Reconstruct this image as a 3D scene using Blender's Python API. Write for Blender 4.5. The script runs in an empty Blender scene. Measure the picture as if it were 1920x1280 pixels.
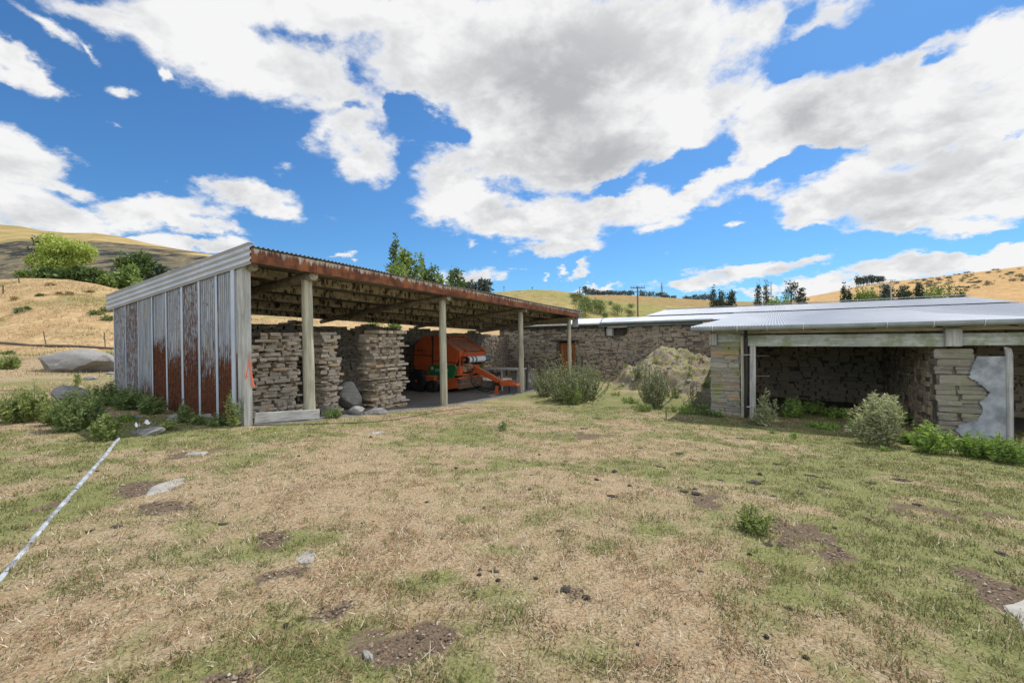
import bpy, math, random
import numpy as np
from mathutils import Vector, Matrix
random.seed(7)
RNG = np.random.default_rng(11)
SC = bpy.context.scene
COL = SC.collection
R_ = math.radians

# ------------------------------------------------------------------ camera
F = 853.33
ROLL, PIT, EYE = .012, -2/853.33, 1.6
cF = np.array((0, math.cos(PIT), math.sin(PIT)))
cR = np.array((math.cos(ROLL), 0, -math.sin(ROLL)))
cU = np.cross(cR, cF)

def ray(px, py):
    d = cF + (px-960)/F*cR + (640-py)/F*cU
    return d
def at(px, py, Y):
    d = ray(px, py)
    k = Y/d[1]
    return np.array((d[0]*k, Y, EYE+d[2]*k))

cam = bpy.data.cameras.new('camera')
cam.lens = 16; cam.sensor_width = 36; cam.clip_start = .05; cam.clip_end = 12000
camo = bpy.data.objects.new('camera', cam); COL.objects.link(camo)
camo.matrix_world = Matrix(((cR[0], cU[0], -cF[0], 0), (cR[1], cU[1], -cF[1], 0), (cR[2], cU[2], -cF[2], EYE), (0, 0, 0, 1)))
SC.camera = camo

# ------------------------------------------------------------------ tags
def tag(o, label=None, cat=None, group=None, kind=None):
    if label: o['label'] = label
    if cat: o['category'] = cat
    if group: o['group'] = group
    if kind: o['kind'] = kind
    return o
def empty(name, loc=(0, 0, 0), rz=0, label=None, cat=None, group=None):
    o = bpy.data.objects.new(name, None); COL.objects.link(o)
    o.location = loc; o.rotation_euler = (0, 0, rz); o.empty_display_size = .1
    return tag(o, label, cat, group)
def link(name, me, mat, parent=None):
    o = bpy.data.objects.new(name, me); COL.objects.link(o)
    if mat is not None: me.materials.append(mat)
    if parent is not None:
        o.parent = parent
    return o

# ------------------------------------------------------------------ numpy noise
def _hash(ix, iy, s):
    h = (ix*374761393 + iy*668265263 + s*974634777) & 0xffffffff
    h = ((h ^ (h >> 13))*1274126177) & 0xffffffff
    return ((h ^ (h >> 16)) & 0xffff)/65535.0
def vnoise(x, y, s=0):
    x = np.asarray(x, float); y = np.asarray(y, float)
    ix = np.floor(x).astype(np.int64); iy = np.floor(y).astype(np.int64)
    fx = x-ix; fy = y-iy
    fx = fx*fx*(3-2*fx); fy = fy*fy*(3-2*fy)
    a = _hash(ix, iy, s); b = _hash(ix+1, iy, s); c = _hash(ix, iy+1, s); d = _hash(ix+1, iy+1, s)
    return (a*(1-fx)+b*fx)*(1-fy)+(c*(1-fx)+d*fx)*fy
def fbm(x, y, s=0, o=4, g=.5):
    t = 0; amp = 1; n = 0
    for k in range(o):
        t = t+amp*vnoise(x*2**k+17.3*k, y*2**k-9.1*k, s+k); n += amp; amp *= g
    return t/n
def sstep(a, b, x):
    t = np.clip((x-a)/(b-a), 0, 1); return t*t*(3-2*t)

# ------------------------------------------------------------------ mesh builder
def npmesh(name, V, faces_flat, sizes, smooth=False):
    """V (n,3); faces_flat: flat vertex index array; sizes: verts per face"""
    me = bpy.data.meshes.new(name)
    V = np.asarray(V, np.float32); fl = np.asarray(faces_flat, np.int32); sz = np.asarray(sizes, np.int32)
    me.vertices.add(len(V)); me.vertices.foreach_set('co', V.ravel())
    me.loops.add(len(fl)); me.loops.foreach_set('vertex_index', fl)
    me.polygons.add(len(sz))
    st = np.zeros(len(sz), np.int32); st[1:] = np.cumsum(sz)[:-1]
    me.polygons.foreach_set('loop_start', st)
    if smooth: me.polygons.foreach_set('use_smooth', np.ones(len(sz), bool))
    me.update(calc_edges=True); me.validate()
    return me

class MB:
    def __init__(s): s.v = []; s.f = []
    def add(s, vs, fs):
        b = len(s.v); s.v += [tuple(map(float, p)) for p in vs]; s.f += [[i+b for i in f] for f in fs]
    def obox(s, c, ax, ay, az, hx, hy, hz, bev=0):
        c = np.array(c, float); ax, ay, az = (np.array(a, float)/np.linalg.norm(a) for a in (ax, ay, az))
        if bev <= 0:
            vs = [c+ax*hx*i+ay*hy*j+az*hz*k for k in (-1, 1) for j in (-1, 1) for i in (-1, 1)]
            s.add(vs, [(0, 2, 3, 1), (4, 5, 7, 6), (0, 1, 5, 4), (2, 6, 7, 3), (0, 4, 6, 2), (1, 3, 7, 5)])
        else:   # chamfered along the z (long) axis plus ends
            b = min(bev, hx*.45, hy*.45)
            def ring(z, e):
                X = hx-e; Y = hy-e
                return [c+ax*x+ay*y+az*z for x, y in ((X-b, -Y), (X, -Y+b), (X, Y-b), (X-b, Y), (-X+b, Y), (-X, Y-b), (-X, -Y+b), (-X+b, -Y))]
            vs = ring(-hz, b*.6)+ring(-hz+b, 0)+ring(hz-b, 0)+ring(hz, b*.6)
            fs = [tuple(range(7, -1, -1)), tuple(range(24, 32))]
            for r in range(3):
                for i in range(8):
                    j = (i+1) % 8; fs.append((r*8+i, r*8+j, r*8+8+j, r*8+8+i))
            s.add(vs, fs)
    def box(s, x0, x1, y0, y1, z0, z1, bev=0):
        s.obox(((x0+x1)/2, (y0+y1)/2, (z0+z1)/2), (1, 0, 0), (0, 1, 0), (0, 0, 1), abs(x1-x0)/2, abs(y1-y0)/2, abs(z1-z0)/2, bev)
    def beam(s, p0, p1, w, h, up=(0, 0, 1), bev=.006):
        p0 = np.array(p0, float); p1 = np.array(p1, float); d = p1-p0; L = np.linalg.norm(d); d /= L
        up = np.array(up, float)
        sx = np.cross(d, up); sx /= np.linalg.norm(sx); uy = np.cross(sx, d)
        s.obox((p0+p1)/2, sx, uy, d, w/2, h/2, L/2, bev)
    def tube(s, pts, rad, n=8, caps=True, jit=0):
        pts = [np.array(p, float) for p in pts]
        if np.isscalar(rad): rad = [rad]*len(pts)
        vs = []; fs = []; prev = None
        for i, p in enumerate(pts):
            t = pts[min(i+1, len(pts)-1)]-pts[max(i-1, 0)]; t /= (np.linalg.norm(t)+1e-9)
            if prev is None:
                a = np.array((0, 0, 1.)) if abs(t[2]) < .9 else np.array((1., 0, 0))
                x = np.cross(a, t)
            else: x = prev-t*np.dot(prev, t)
            x /= np.linalg.norm(x); y = np.cross(t, x); prev = x
            for k in range(n):
                a = 2*math.pi*k/n; r = rad[i]*(1+random.uniform(-jit, jit))
                vs.append(p+(x*math.cos(a)+y*math.sin(a))*r)
        for i in range(len(pts)-1):
            for k in range(n):
                j = (k+1) % n; fs.append((i*n+k, i*n+j, i*n+n+j, i*n+n+k))
        if caps:
            fs.append(tuple(range(n-1, -1, -1))); m = (len(pts)-1)*n; fs.append(tuple(range(m, m+n)))
        s.add(vs, fs)
    def prism(s, poly, off, thick):
        """poly: list of 3d points, extruded along off (unit) by thick"""
        off = np.array(off, float)*thick; n = len(poly)
        vs = [np.array(p, float) for p in poly]; vs += [p+off for p in vs]
        fs = [tuple(range(n-1, -1, -1)), tuple(range(n, 2*n))]
        for i in range(n):
            j = (i+1) % n; fs.append((i, j, n+j, n+i))
        s.add(vs, fs)
    def lathe(s, c, axis, prof, n=20):
        """prof: (along, radius)"""
        axis = np.array(axis, float); axis /= np.linalg.norm(axis); c = np.array(c, float)
        a = np.array((0, 0, 1.)) if abs(axis[2]) < .9 else np.array((1., 0, 0))
        x = np.cross(a, axis); x /= np.linalg.norm(x); y = np.cross(axis, x)
        vs = []; fs = []
        for (h, r) in prof:
            for k in range(n):
                t = 2*math.pi*k/n; vs.append(c+axis*h+(x*math.cos(t)+y*math.sin(t))*r)
        for i in range(len(prof)-1):
            for k in range(n):
                j = (k+1) % n; fs.append((i*n+k, i*n+j, i*n+n+j, i*n+n+k))
        fs.append(tuple(range(n-1, -1, -1))); m = (len(prof)-1)*n; fs.append(tuple(range(m, m+n)))
        s.add(vs, fs)
    def grid(s, fn, us, vs_):
        b = []; nu = len(us); nv = len(vs_)
        for v in vs_:
            for u in us: b.append(fn(u, v))
        fs = [(j*nu+i, j*nu+i+1, j*nu+nu+i+1, j*nu+nu+i) for j in range(nv-1) for i in range(nu-1)]
        s.add(b, fs)
    def build(s, name, mat, parent=None, smooth=False, fix=True):
        me = bpy.data.meshes.new(name); me.from_pydata(s.v, [], s.f)
        if fix:
            import bmesh
            bm = bmesh.new(); bm.from_mesh(me); bmesh.ops.recalc_face_normals(bm, faces=bm.faces); bm.to_mesh(me); bm.free()
        if smooth:
            me.polygons.foreach_set('use_smooth', np.ones(len(me.polygons), bool))
            try: me.set_sharp_from_angle(angle=R_(38))
            except Exception: pass
        me.update()
        return link(name, me, mat, parent)

# ------------------------------------------------------------------ terrain height
CP = np.array([(0, 0, 0), (-5.28, 9.04, 0), (-4.45, 10.3, -.12), (-2.2, 14.3, -.41), (.33, 18.7, -.56), (6.5, 12.5, -.6), (10.8, 10, -.73), (9.8, 15.8, -.72),
      (-.5, 28.5, -.5), (4.6, 25.5, -.5), (9.5, 22.5, -.5), (-10.2, 11.9, .22), (-7.5, 13.5, -.1), (-5, 18.5, -.45), (-22, 22.7, .45), (-3, 2, .06), (3, 2, -.07),
      (20, 5, -1.0), (-15, 5, .35), (25, 30, -1.1), (-30, 30, .8), (-20, 10, .45), (0, -20, .4), (30, -20, -.3), (-30, -20, .9), (0, 45, -.7), (40, 20, -1.4), (-45, 40, 1.2), (45, 45, -1.4)], float)
def _tps(r2): return np.where(r2 > 1e-9, .5*r2*np.log(np.maximum(r2, 1e-9)), 0)
_n = len(CP)
_A = np.zeros((_n+3, _n+3)); _d2 = ((CP[:, None, :2]-CP[None, :, :2])**2).sum(2)
_A[:_n, :_n] = _tps(_d2)+np.eye(_n)*2.0; _A[:_n, _n] = 1; _A[:_n, _n+1:] = CP[:, :2]; _A[_n, :_n] = 1; _A[_n+1:, :_n] = CP[:, :2].T
_w = np.linalg.solve(_A, np.r_[CP[:, 2], 0, 0, 0])
def g0(x, y):
    x = np.clip(np.asarray(x, float), -48, 45); y = np.clip(np.asarray(y, float), -25, 48)
    r = np.full(np.broadcast(x, y).shape, _w[_n])+_w[_n+1]*x+_w[_n+2]*y
    for i in range(_n):
        r = r+_w[i]*_tps((x-CP[i, 0])**2+(y-CP[i, 1])**2)
    return r
def gz(x, y):
    x = np.asarray(x, float); y = np.asarray(y, float)
    return g0(x, y)+.05*(fbm(x*.55, y*.55, 3, 3)-.5)+.022*(fbm(x*2.3, y*2.3, 9, 2)-.5)
def G(x, y): return float(gz(x, y))
def gp(px, py):
    d = ray(px, py); k = 5.0
    for _ in range(60):
        k = .5*k+.5*(G(d[0]*k, d[1]*k)-EYE)/d[2]
        k = min(max(k, .5), 80)
    return np.array((d[0]*k, d[1]*k, EYE+d[2]*k))

# ------------------------------------------------------------------ local frames on the site
u2 = np.array((math.sin(R_(30)), math.cos(R_(30)))); w2 = np.array((-u2[1], u2[0])); e2 = -w2
U3 = np.array((*u2, 0.)); W3 = np.array((*w2, 0.)); E3 = -W3; Z3 = np.array((0, 0, 1.))
O2 = np.array((-5.28, 9.04))
def S(t, s, z): p = O2+u2*t+w2*s; return np.array((p[0], p[1], z))         # open shed: t along the front, s into the shed
F2 = at(1405, 783, 12.5)[:2]
def RB(q, b, z): p = F2+e2*q+u2*b; return np.array((p[0], p[1], z))        # cattle shed: q along the front, b into it
C2 = O2+u2*19.27+w2*5.6
def MW(q, b, z): p = C2+e2*q+u2*b; return np.array((p[0], p[1], z))        # long stone wing
def plane_hit(px, py, P, n):
    d = ray(px, py); k = (P[0]*n[0]+P[1]*n[1])/(d[0]*n[0]+d[1]*n[1])
    return np.array((d[0]*k, d[1]*k, EYE+d[2]*k))
def rpx(px, py, b=0):
    p = plane_hit(px, py, F2+u2*b, u2); r = p[:2]-F2
    return float(r@e2), float(p[2])
def mpx(px, py, b=0):
    p = plane_hit(px, py, C2+u2*b, u2); r = p[:2]-C2
    return float(r@e2), float(p[2])

# ------------------------------------------------------------------ node helper
class NT:
    def __init__(s, tree): s.t = tree; s.t.nodes.clear()
    def n(s, typ, ins=None, **at_):
        nd = s.t.nodes.new(typ)
        for k, v in at_.items(): setattr(nd, k, v)
        if ins:
            for k, v in ins.items():
                sk = nd.inputs[k]
                if isinstance(v, bpy.types.NodeSocket): s.t.links.new(v, sk)
                elif isinstance(v, bpy.types.Node): s.t.links.new(v.outputs[0], sk)
                else: sk.default_value = v
        return nd
    def m(s, op, a, b=None, c=None, clamp=False):
        ins = {0: a}
        if b is not None: ins[1] = b
        if c is not None: ins[2] = c
        return s.n('ShaderNodeMath', ins, operation=op, use_clamp=clamp).outputs[0]
    def mix(s, f, a, b, blend='MIX'):
        nd = s.n('ShaderNodeMix', data_type='RGBA', blend_type=blend)
        for k, v in ((0, f), (6, a), (7, b)):
            if isinstance(v, bpy.types.NodeSocket): s.t.links.new(v, nd.inputs[k])
            else: nd.inputs[k].default_value = v if k == 0 else (*v, 1)[:4]
        return nd.outputs[2]
    def noise(s, vec, scale, detail=4, rough=.55, dist=0):
        return s.n('ShaderNodeTexNoise', {'Vector': vec, 'Scale': scale, 'Detail': detail, 'Roughness': rough, 'Distortion': dist}).outputs[0]
    def map(s, x, a, b, c=0, d=1, smooth=True):
        return s.n('ShaderNodeMapRange', {0: x, 1: a, 2: b, 3: c, 4: d}, interpolation_type='SMOOTHSTEP' if smooth else 'LINEAR').outputs[0]
    def vm(s, op, a, b):
        return s.n('ShaderNodeVectorMath', {0: a, 1: b}, operation=op).outputs[0]
    def ramp(s, f, stops):
        nd = s.n('ShaderNodeValToRGB', {0: f}); cr = nd.color_ramp
        while len(cr.elements) < len(stops): cr.elements.new(.5)
        for e, (p, c) in zip(cr.elements, stops): e.position = p; e.color = (*c, 1)[:4]
        return nd.outputs[0]
MATS = {}
def material(name, fn, **kw):
    m = bpy.data.materials.new(name); m.use_nodes = True; N = NT(m.node_tree)
    out = N.n('ShaderNodeOutputMaterial'); b = N.n('ShaderNodeBsdfPrincipled')
    N.t.links.new(b.outputs[0], out.inputs[0])
    r = fn(N, b, **kw) or {}
    for k, v in r.items():
        sk = b.inputs[k]
        if isinstance(v, bpy.types.NodeSocket): N.t.links.new(v, sk)
        elif hasattr(v, '__len__') and len(v) == 3: sk.default_value = (*v, 1)
        else: sk.default_value = v
    return m
def pos(N): return N.n('ShaderNodeNewGeometry').outputs['Position']
def isl(N): return N.n('ShaderNodeNewGeometry').outputs['Random Per Island']
def oloc(N): return N.n('ShaderNodeTexCoord').outputs['Object']
def bump(N, h, st=.4, d=.02): return N.n('ShaderNodeBump', {'Height': h, 'Strength': st, 'Distance': d}).outputs[0]

def f_stone(N, b, cols, moss=0, warm=(.98, .925, .84)):
    p = pos(N); r = isl(N)
    cols = [(c[0]*warm[0], c[1]*warm[1], c[2]*warm[2]) for c in cols]
    base = N.ramp(r, [(i/(len(cols)-1), c) for i, c in enumerate(cols)])
    lay = N.noise(N.vm('MULTIPLY', p, (3, 3, 46)), 1.0, 6, .66)
    blot = N.noise(p, 7, 5, .6)
    c = N.mix(N.map(lay, .3, .7), N.mix(.28, base, (.03, .028, .026)), base)
    c = N.mix(N.map(blot, .5, .72, 0, .55), c, (.40, .37, .31))
    if moss:
        ms = N.noise(p, 2.3, 5, .6)
        c = N.mix(N.map(ms, .46, .64, 0, moss), c, (.25, .26, .10))
    fine = N.noise(p, 60, 3, .6)
    h = N.m('ADD', N.m('MULTIPLY', lay, .7), N.m('MULTIPLY', fine, .35))
    return {'Base Color': c, 'Roughness': .9, 'Normal': bump(N, h, 1.0, .03), 'Specular IOR Level': .2}
def f_wood(N, b, c1, c2, sc=(14, 14, 1.2), stain=None, moss=None, rough=.85):
    p = pos(N)
    g = N.noise(N.vm('MULTIPLY', p, sc), 1.0, 6, .62, .6)
    bl = N.noise(p, 1.7, 4, .6)
    c = N.mix(N.map(g, .32, .68), c1, c2)
    c = N.mix(N.map(bl, .45, .75, 0, .4), c, tuple(x*.5 for x in c1))
    if stain: c = N.mix(N.map(N.noise(N.vm('MULTIPLY', p, (7, 7, 4)), 1, 8, .7), .49, .58, 0, .95), c, stain)
    if moss: c = N.mix(N.map(N.noise(p, 2.6, 5, .65), .45, .62, 0, .75), c, moss)
    crack = N.noise(N.vm('MULTIPLY', p, tuple(x*3 for x in sc)), 1.0, 3, .5)
    return {'Base Color': c, 'Roughness': rough, 'Normal': bump(N, N.m('ADD', g, N.m('MULTIPLY', crack, .6)), .5, .012), 'Specular IOR Level': .25}
def f_plain(N, b, col, rough=.6, metal=0, var=.25, sc=6, bmp=.15):
    p = oloc(N); n = N.noise(p, sc, 5, .6); n2 = N.noise(p, sc*9, 3, .6)
    c = N.mix(N.map(n, .3, .7), tuple(x*(1-var) for x in col), tuple(min(1, x*(1+var*.6)) for x in col))
    return {'Base Color': c, 'Roughness': N.map(n2, .2, .8, max(rough-.1, .05), min(rough+.12, 1)), 'Metallic': metal, 'Normal': bump(N, n2, bmp, .004)}
def f_paint(N, b, col, dirt=(.09, .055, .035), amt=.55, rough=.45):
    p = oloc(N); n = N.noise(p, 3.2, 6, .65); n2 = N.noise(p, 22, 4, .6)
    c = N.mix(N.map(n, .3, .7, 0, .35), col, tuple(x*.6 for x in col))
    c = N.mix(N.map(n2, .52, .75, 0, amt), c, dirt)
    up = N.n('ShaderNodeSeparateXYZ', {0: N.n('ShaderNodeNewGeometry').outputs['Normal']}).outputs[2]
    c = N.mix(N.m('MULTIPLY', N.map(up, .1, .8), N.map(n2, .3, .6, .15, .6)), c, (.34, .27, .19))      # dust settled on what faces up
    c = N.mix(N.map(N.noise(p, 60, 4, .7), .62, .7, 0, .6), c, (.30, .25, .21))
    return {'Base Color': c, 'Roughness': N.map(n, .3, .7, rough, rough+.25), 'Normal': bump(N, n2, .1, .004), 'Specular IOR Level': .35}
def f_galv(N, b, col=(.33, .35, .385), metal=.6, rough=.48, rust=.12):
    p = pos(N); n = N.noise(p, 1.3, 5, .6); n2 = N.noise(N.vm('MULTIPLY', p, (6, 6, 6)), 1, 6, .65)
    c = N.mix(N.map(n, .35, .7), tuple(x*.85 for x in col), col)
    c = N.mix(N.map(n2, .58, .78, 0, rust), c, (.2, .1, .05))
    return {'Base Color': c, 'Metallic': metal, 'Roughness': N.map(n2, .3, .7, rough-.06, rough+.12)}
def f_rustsheet(N, b):
    """corrugated wall sheet: zinc above, rust creeping up from the foot (object properties rust_lo / rust_hi, in metres)"""
    p = pos(N); z = N.n('ShaderNodeSeparateXYZ', {0: p}).outputs[2]
    a = N.n('ShaderNodeAttribute', attribute_type='OBJECT', attribute_name='rust_lo').outputs['Fac']
    h = N.n('ShaderNodeAttribute', attribute_type='OBJECT', attribute_name='rust_hi').outputs['Fac']
    sp = N.n('ShaderNodeAttribute', attribute_type='OBJECT', attribute_name='speck').outputs['Fac']
    n = N.noise(N.vm('MULTIPLY', p, (13, 13, 3)), 1, 7, .7)
    n3 = N.noise(N.vm('MULTIPLY', p, (38, 38, 8)), 1, 6, .72)
    lvl = N.m('DIVIDE', N.m('SUBTRACT', h, z), N.m('MAXIMUM', N.m('SUBTRACT', h, a), .02))     # 0 at rust_hi, 1 at rust_lo
    lvl = N.m('MINIMUM', N.m('MAXIMUM', lvl, -1.2), 1.6)
    k = N.m('ADD', N.m('ADD', N.m('MULTIPLY', N.m('ADD', n, n3), .8), -.98), N.m('MULTIPLY', lvl, .42))
    rust = N.map(k, -.10, .16)
    spk = N.map(N.m('ADD', n3, N.m('MULTIPLY', sp, .16)), .60, .74, 0, .8)
    rust = N.m('MAXIMUM', rust, spk)
    grime = N.noise(N.vm('MULTIPLY', p, (18, 18, 1.5)), 1, 5, .6)
    zinc = N.mix(N.map(grime, .3, .7), (.20, .235, .28), (.37, .41, .46))
    zinc = N.mix(N.map(N.noise(N.vm('MULTIPLY', p, (5, 5, 1.6)), 1, 5, .65), .48, .66, 0, .6), zinc, (.34, .30, .235))
    rc = N.mix(N.map(N.noise(p, 14, 6, .7), .35, .65), (.055, .022, .014), (.15, .055, .026))
    rc = N.mix(N.map(n3, .5, .7, 0, .5), rc, (.26, .12, .05))
    c = N.mix(rust, zinc, rc)
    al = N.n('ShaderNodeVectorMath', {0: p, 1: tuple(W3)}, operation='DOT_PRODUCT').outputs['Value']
    val = N.m('SINE', N.m('MULTIPLY', N.m('SUBTRACT', al, float(np.dot(S(0, 0, 0), W3))), 2*math.pi/.076))     # valley shade of the corrugation, put into the colour
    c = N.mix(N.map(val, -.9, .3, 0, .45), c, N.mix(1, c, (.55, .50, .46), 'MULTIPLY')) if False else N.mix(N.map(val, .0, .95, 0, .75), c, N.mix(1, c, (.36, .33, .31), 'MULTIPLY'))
    return {'Base Color': c, 'Roughness': N.map(rust, 0, 1, .5, .92), 'Metallic': N.map(rust, 0, 1, .25, 0), 'Normal': bump(N, n3, .2, .004), 'Specular IOR Level': .3}
def f_fascia(N, b):
    p = pos(N)
    d = N.n('ShaderNodeVectorMath', {0: p, 1: tuple(U3)}, operation='DOT_PRODUCT').outputs['Value']
    z = N.n('ShaderNodeSeparateXYZ', {0: p}).outputs[2]
    cx = N.n('ShaderNodeCombineXYZ', {0: N.m('MULTIPLY', d, 9), 1: N.m('MULTIPLY', z, 1.3), 2: 0})
    st = N.noise(cx, 1, 5, .7)
    # local height under the roof edge: z + .024 * along
    al = N.m('SUBTRACT', d, float(np.dot(S(0, 0, 0), U3)))
    hz = N.m('SUBTRACT', N.m('ADD', 3.46, N.m('MULTIPLY', al, -.0245)), z)       # 0 at top .. .32
    fade = N.map(hz, .0, .3, .30, -.10, False)
    pale_streak = N.map(N.m('ADD', st, fade), .66, .78, 0, .85)  # pale vertical streaks, strongest at the top edge
    bl = N.noise(p, 3.5, 6, .65)
    c = N.mix(N.map(bl, .35, .65), (.10, .035, .018), (.27, .10, .042))
    c = N.mix(pale_streak, c, (.50, .46, .38))
    c = N.mix(N.map(N.noise(p, 1.1, 4, .6), .5, .7, 0, .5), c, (.07, .035, .022))
    return {'Base Color': c, 'Roughness': .8, 'Specular IOR Level': .25}
def f_foliage(N, b, c1, c2, c3, trans=.25):
    r = isl(N); p = pos(N); n = N.noise(p, 1.3, 3, .5)
    c = N.ramp(N.m('ADD', N.m('MULTIPLY', r, .7), N.m('MULTIPLY', N.map(n, .3, .7), .3)), [(0, c1), (.5, c2), (1, c3)])
    out = [x for x in N.t.nodes if x.type == 'OUTPUT_MATERIAL'][0]
    tr = N.n('ShaderNodeBsdfTranslucent', {'Color': N.mix(1, c, (1.0, 1.0, .55), 'MULTIPLY')})
    mx = N.n('ShaderNodeMixShader', {0: trans, 1: b.outputs[0], 2: tr.outputs[0]})
    N.t.links.new(mx.outputs[0], out.inputs[0])
    return {'Base Color': c, 'Roughness': .6, 'Specular IOR Level': .25}
M = {}
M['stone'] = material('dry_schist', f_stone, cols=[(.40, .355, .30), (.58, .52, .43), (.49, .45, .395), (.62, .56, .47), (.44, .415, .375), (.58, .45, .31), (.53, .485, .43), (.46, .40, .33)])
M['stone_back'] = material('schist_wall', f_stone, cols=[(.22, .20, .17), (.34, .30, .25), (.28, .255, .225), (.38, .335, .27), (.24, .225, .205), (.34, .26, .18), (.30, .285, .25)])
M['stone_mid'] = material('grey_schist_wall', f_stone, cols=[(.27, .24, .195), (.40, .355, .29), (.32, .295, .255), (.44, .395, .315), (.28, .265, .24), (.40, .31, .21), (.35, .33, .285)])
M['stone_moss'] = material('mossy_schist', f_stone, cols=[(.26, .255, .23), (.38, .37, .32), (.32, .32, .285), (.42, .40, .34), (.28, .28, .26), (.46, .29, .17), (.36, .36, .33)], moss=.75, warm=(.95, .94, .90))
M['stone_pier'] = material('pale_schist', f_stone, cols=[(.22, .21, .19), (.33, .31, .26), (.26, .25, .23), (.36, .335, .28), (.24, .235, .22)], moss=.3, warm=(.92, .90, .86))
M['core'] = material('earth_mortar', f_plain, col=(.135, .115, .088), rough=.95, var=.4, sc=5, bmp=.5)
M['stone_in'] = material('brown_inner_schist', f_stone, cols=[(.36, .31, .25), (.50, .43, .35), (.42, .37, .31), (.54, .47, .38), (.38, .35, .30), (.48, .38, .27)])
M['rock'] = material('grey_boulder', f_stone, cols=[(.20, .195, .185), (.27, .26, .245), (.23, .225, .215)], warm=(1, 1, 1))
M['pole'] = material('weathered_pole', f_wood, c1=(.27, .255, .19), c2=(.46, .44, .34), sc=(16, 16, 1.0))
M['rafter'] = material('rafter_log', f_wood, c1=(.17, .145, .10), c2=(.36, .31, .22), sc=(9, 9, 9))
M['timber'] = material('grey_timber', f_wood, c1=(.26, .26, .245), c2=(.48, .475, .44), sc=(22, 22, 1.2))
M['timber_h'] = material('grey_plank', f_wood, c1=(.28, .275, .26), c2=(.47, .465, .43), sc=(3, 3, 40))
M['lintel'] = material('green_stained_beam', f_wood, c1=(.30, .32, .29), c2=(.52, .54, .50), sc=(2.5, 2.5, 26), moss=(.20, .24, .13))
M['plate'] = material('pale_wall_plate', f_wood, c1=(.33, .29, .20), c2=(.52, .47, .36), sc=(3, 3, 30))
M['purlin'] = material('stained_purlin', f_wood, c1=(.36, .30, .21), c2=(.56, .48, .35), sc=(6, 6, 6), stain=(.022, .014, .009))
M['barnwood'] = material('dark_barn_timber', f_wood, c1=(.06, .05, .04), c2=(.14, .115, .09), sc=(6, 6, 6))
M['door'] = material('red_brown_door', f_wood, c1=(.16, .06, .022), c2=(.32, .125, .045), sc=(14, 14, .9))
M['galv'] = material('galvanised_roof', f_galv)
M['galv_flash'] = material('zinc_flashing', f_galv, col=(.46, .49, .54), metal=.35, rough=.45, rust=.3)
M['galv_old'] = material('old_roof_iron', f_galv, col=(.30, .29, .27), metal=.35, rough=.6, rust=.7)
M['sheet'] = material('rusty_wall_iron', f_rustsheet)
M['strip'] = material('pale_zinc_strip', f_galv, col=(.42, .47, .54), metal=.2, rough=.5, rust=.25)
M['fascia'] = material('rusty_fascia', f_fascia)
M['gutter'] = material('grey_gutter', f_plain, col=(.24, .27, .27), rough=.4, var=.2, sc=3)
M['bracket'] = material('pale_bracket', f_plain, col=(.6, .6, .58), rough=.5)
M['black'] = material('black_plastic', f_plain, col=(.012, .012, .013), rough=.4, var=.4)
M['plaster'] = material('cement_render', f_plain, col=(.30, .325, .345), rough=.9, var=.45, sc=2.6, bmp=.6)
M['orange'] = material('orange_paint', f_paint, col=(.56, .105, .026), amt=.7, rough=.5)
M['orange_d'] = material('faded_orange_slats', f_paint, col=(.42, .11, .045), amt=.8)
M['green'] = material('green_paint', f_paint, col=(.018, .16, .048), amt=.3)
M['white'] = material('white_plastic', f_plain, col=(.75, .76, .78), rough=.5, var=.1)
M['rubber'] = material('tyre_rubber', f_plain, col=(.016, .016, .017), rough=.8, var=.4, sc=12, bmp=.4)
M['steel'] = material('dull_steel', f_plain, col=(.25, .24, .23), rough=.45, metal=.6, var=.3, sc=12)
M['iron'] = material('dark_iron', f_plain, col=(.05, .045, .042), rough=.6, var=.5)
M['rubber_grey'] = material('grey_band', f_plain, col=(.13, .135, .15), rough=.6)
M['tine'] = material('rusty_tines', f_plain, col=(.36, .22, .13), rough=.6, var=.4, sc=14)
M['straw'] = material('straw', f_plain, col=(.42, .31, .15), rough=.9, var=.4, sc=20)
M['twine'] = material('orange_twine', f_plain, col=(.75, .13, .06), rough=.7)
M['dung'] = material('dry_dung', f_plain, col=(.055, .043, .033), rough=.95, var=.5, sc=30, bmp=.9)
M['pipe'] = material('white_pipe', f_plain, col=(.30, .32, .35), rough=.75, var=.5, sc=9)
M['slab'] = material('pale_ground_stone', f_plain, col=(.28, .265, .235), rough=.9, var=.3, sc=6, bmp=.6)
M['concrete'] = material('concrete_pole', f_plain, col=(.42, .41, .38), rough=.9)
M['polewood'] = material('utility_pole_wood', f_plain, col=(.13, .105, .08), rough=.9)
M['blue'] = material('blue_plastic', f_plain, col=(.05, .16, .42), rough=.4)
M['bark'] = material('bark', f_plain, col=(.10, .08, .06), rough=.95, var=.4, sc=4)
M['fence'] = material('fence_wood', f_plain, col=(.10, .085, .07), rough=.9)
FOL = lambda n, a, b_, c, t=.25: material(n, f_foliage, c1=a, c2=b_, c3=c, trans=t)
M['horehound'] = FOL('grey_green_leaves', (.13, .155, .085), (.23, .26, .145), (.36, .38, .23))
M['thistle'] = FOL('pale_thistle_leaves', (.18, .21, .11), (.33, .36, .20), (.52, .52, .33))
M['nettle'] = FOL('bright_nettle_leaves', (.12, .21, .04), (.22, .34, .075), (.36, .46, .14), .4)
M['weed'] = FOL('dark_weed_leaves', (.07, .12, .035), (.14, .21, .065), (.24, .31, .11), .3)
M['weedlight'] = FOL('green_bush_leaves', (.11, .16, .04), (.22, .28, .08), (.35, .40, .15), .3)
M['willow'] = FOL('bright_willow_leaves', (.22, .30, .06), (.38, .47, .12), (.52, .58, .20), .4)
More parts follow.
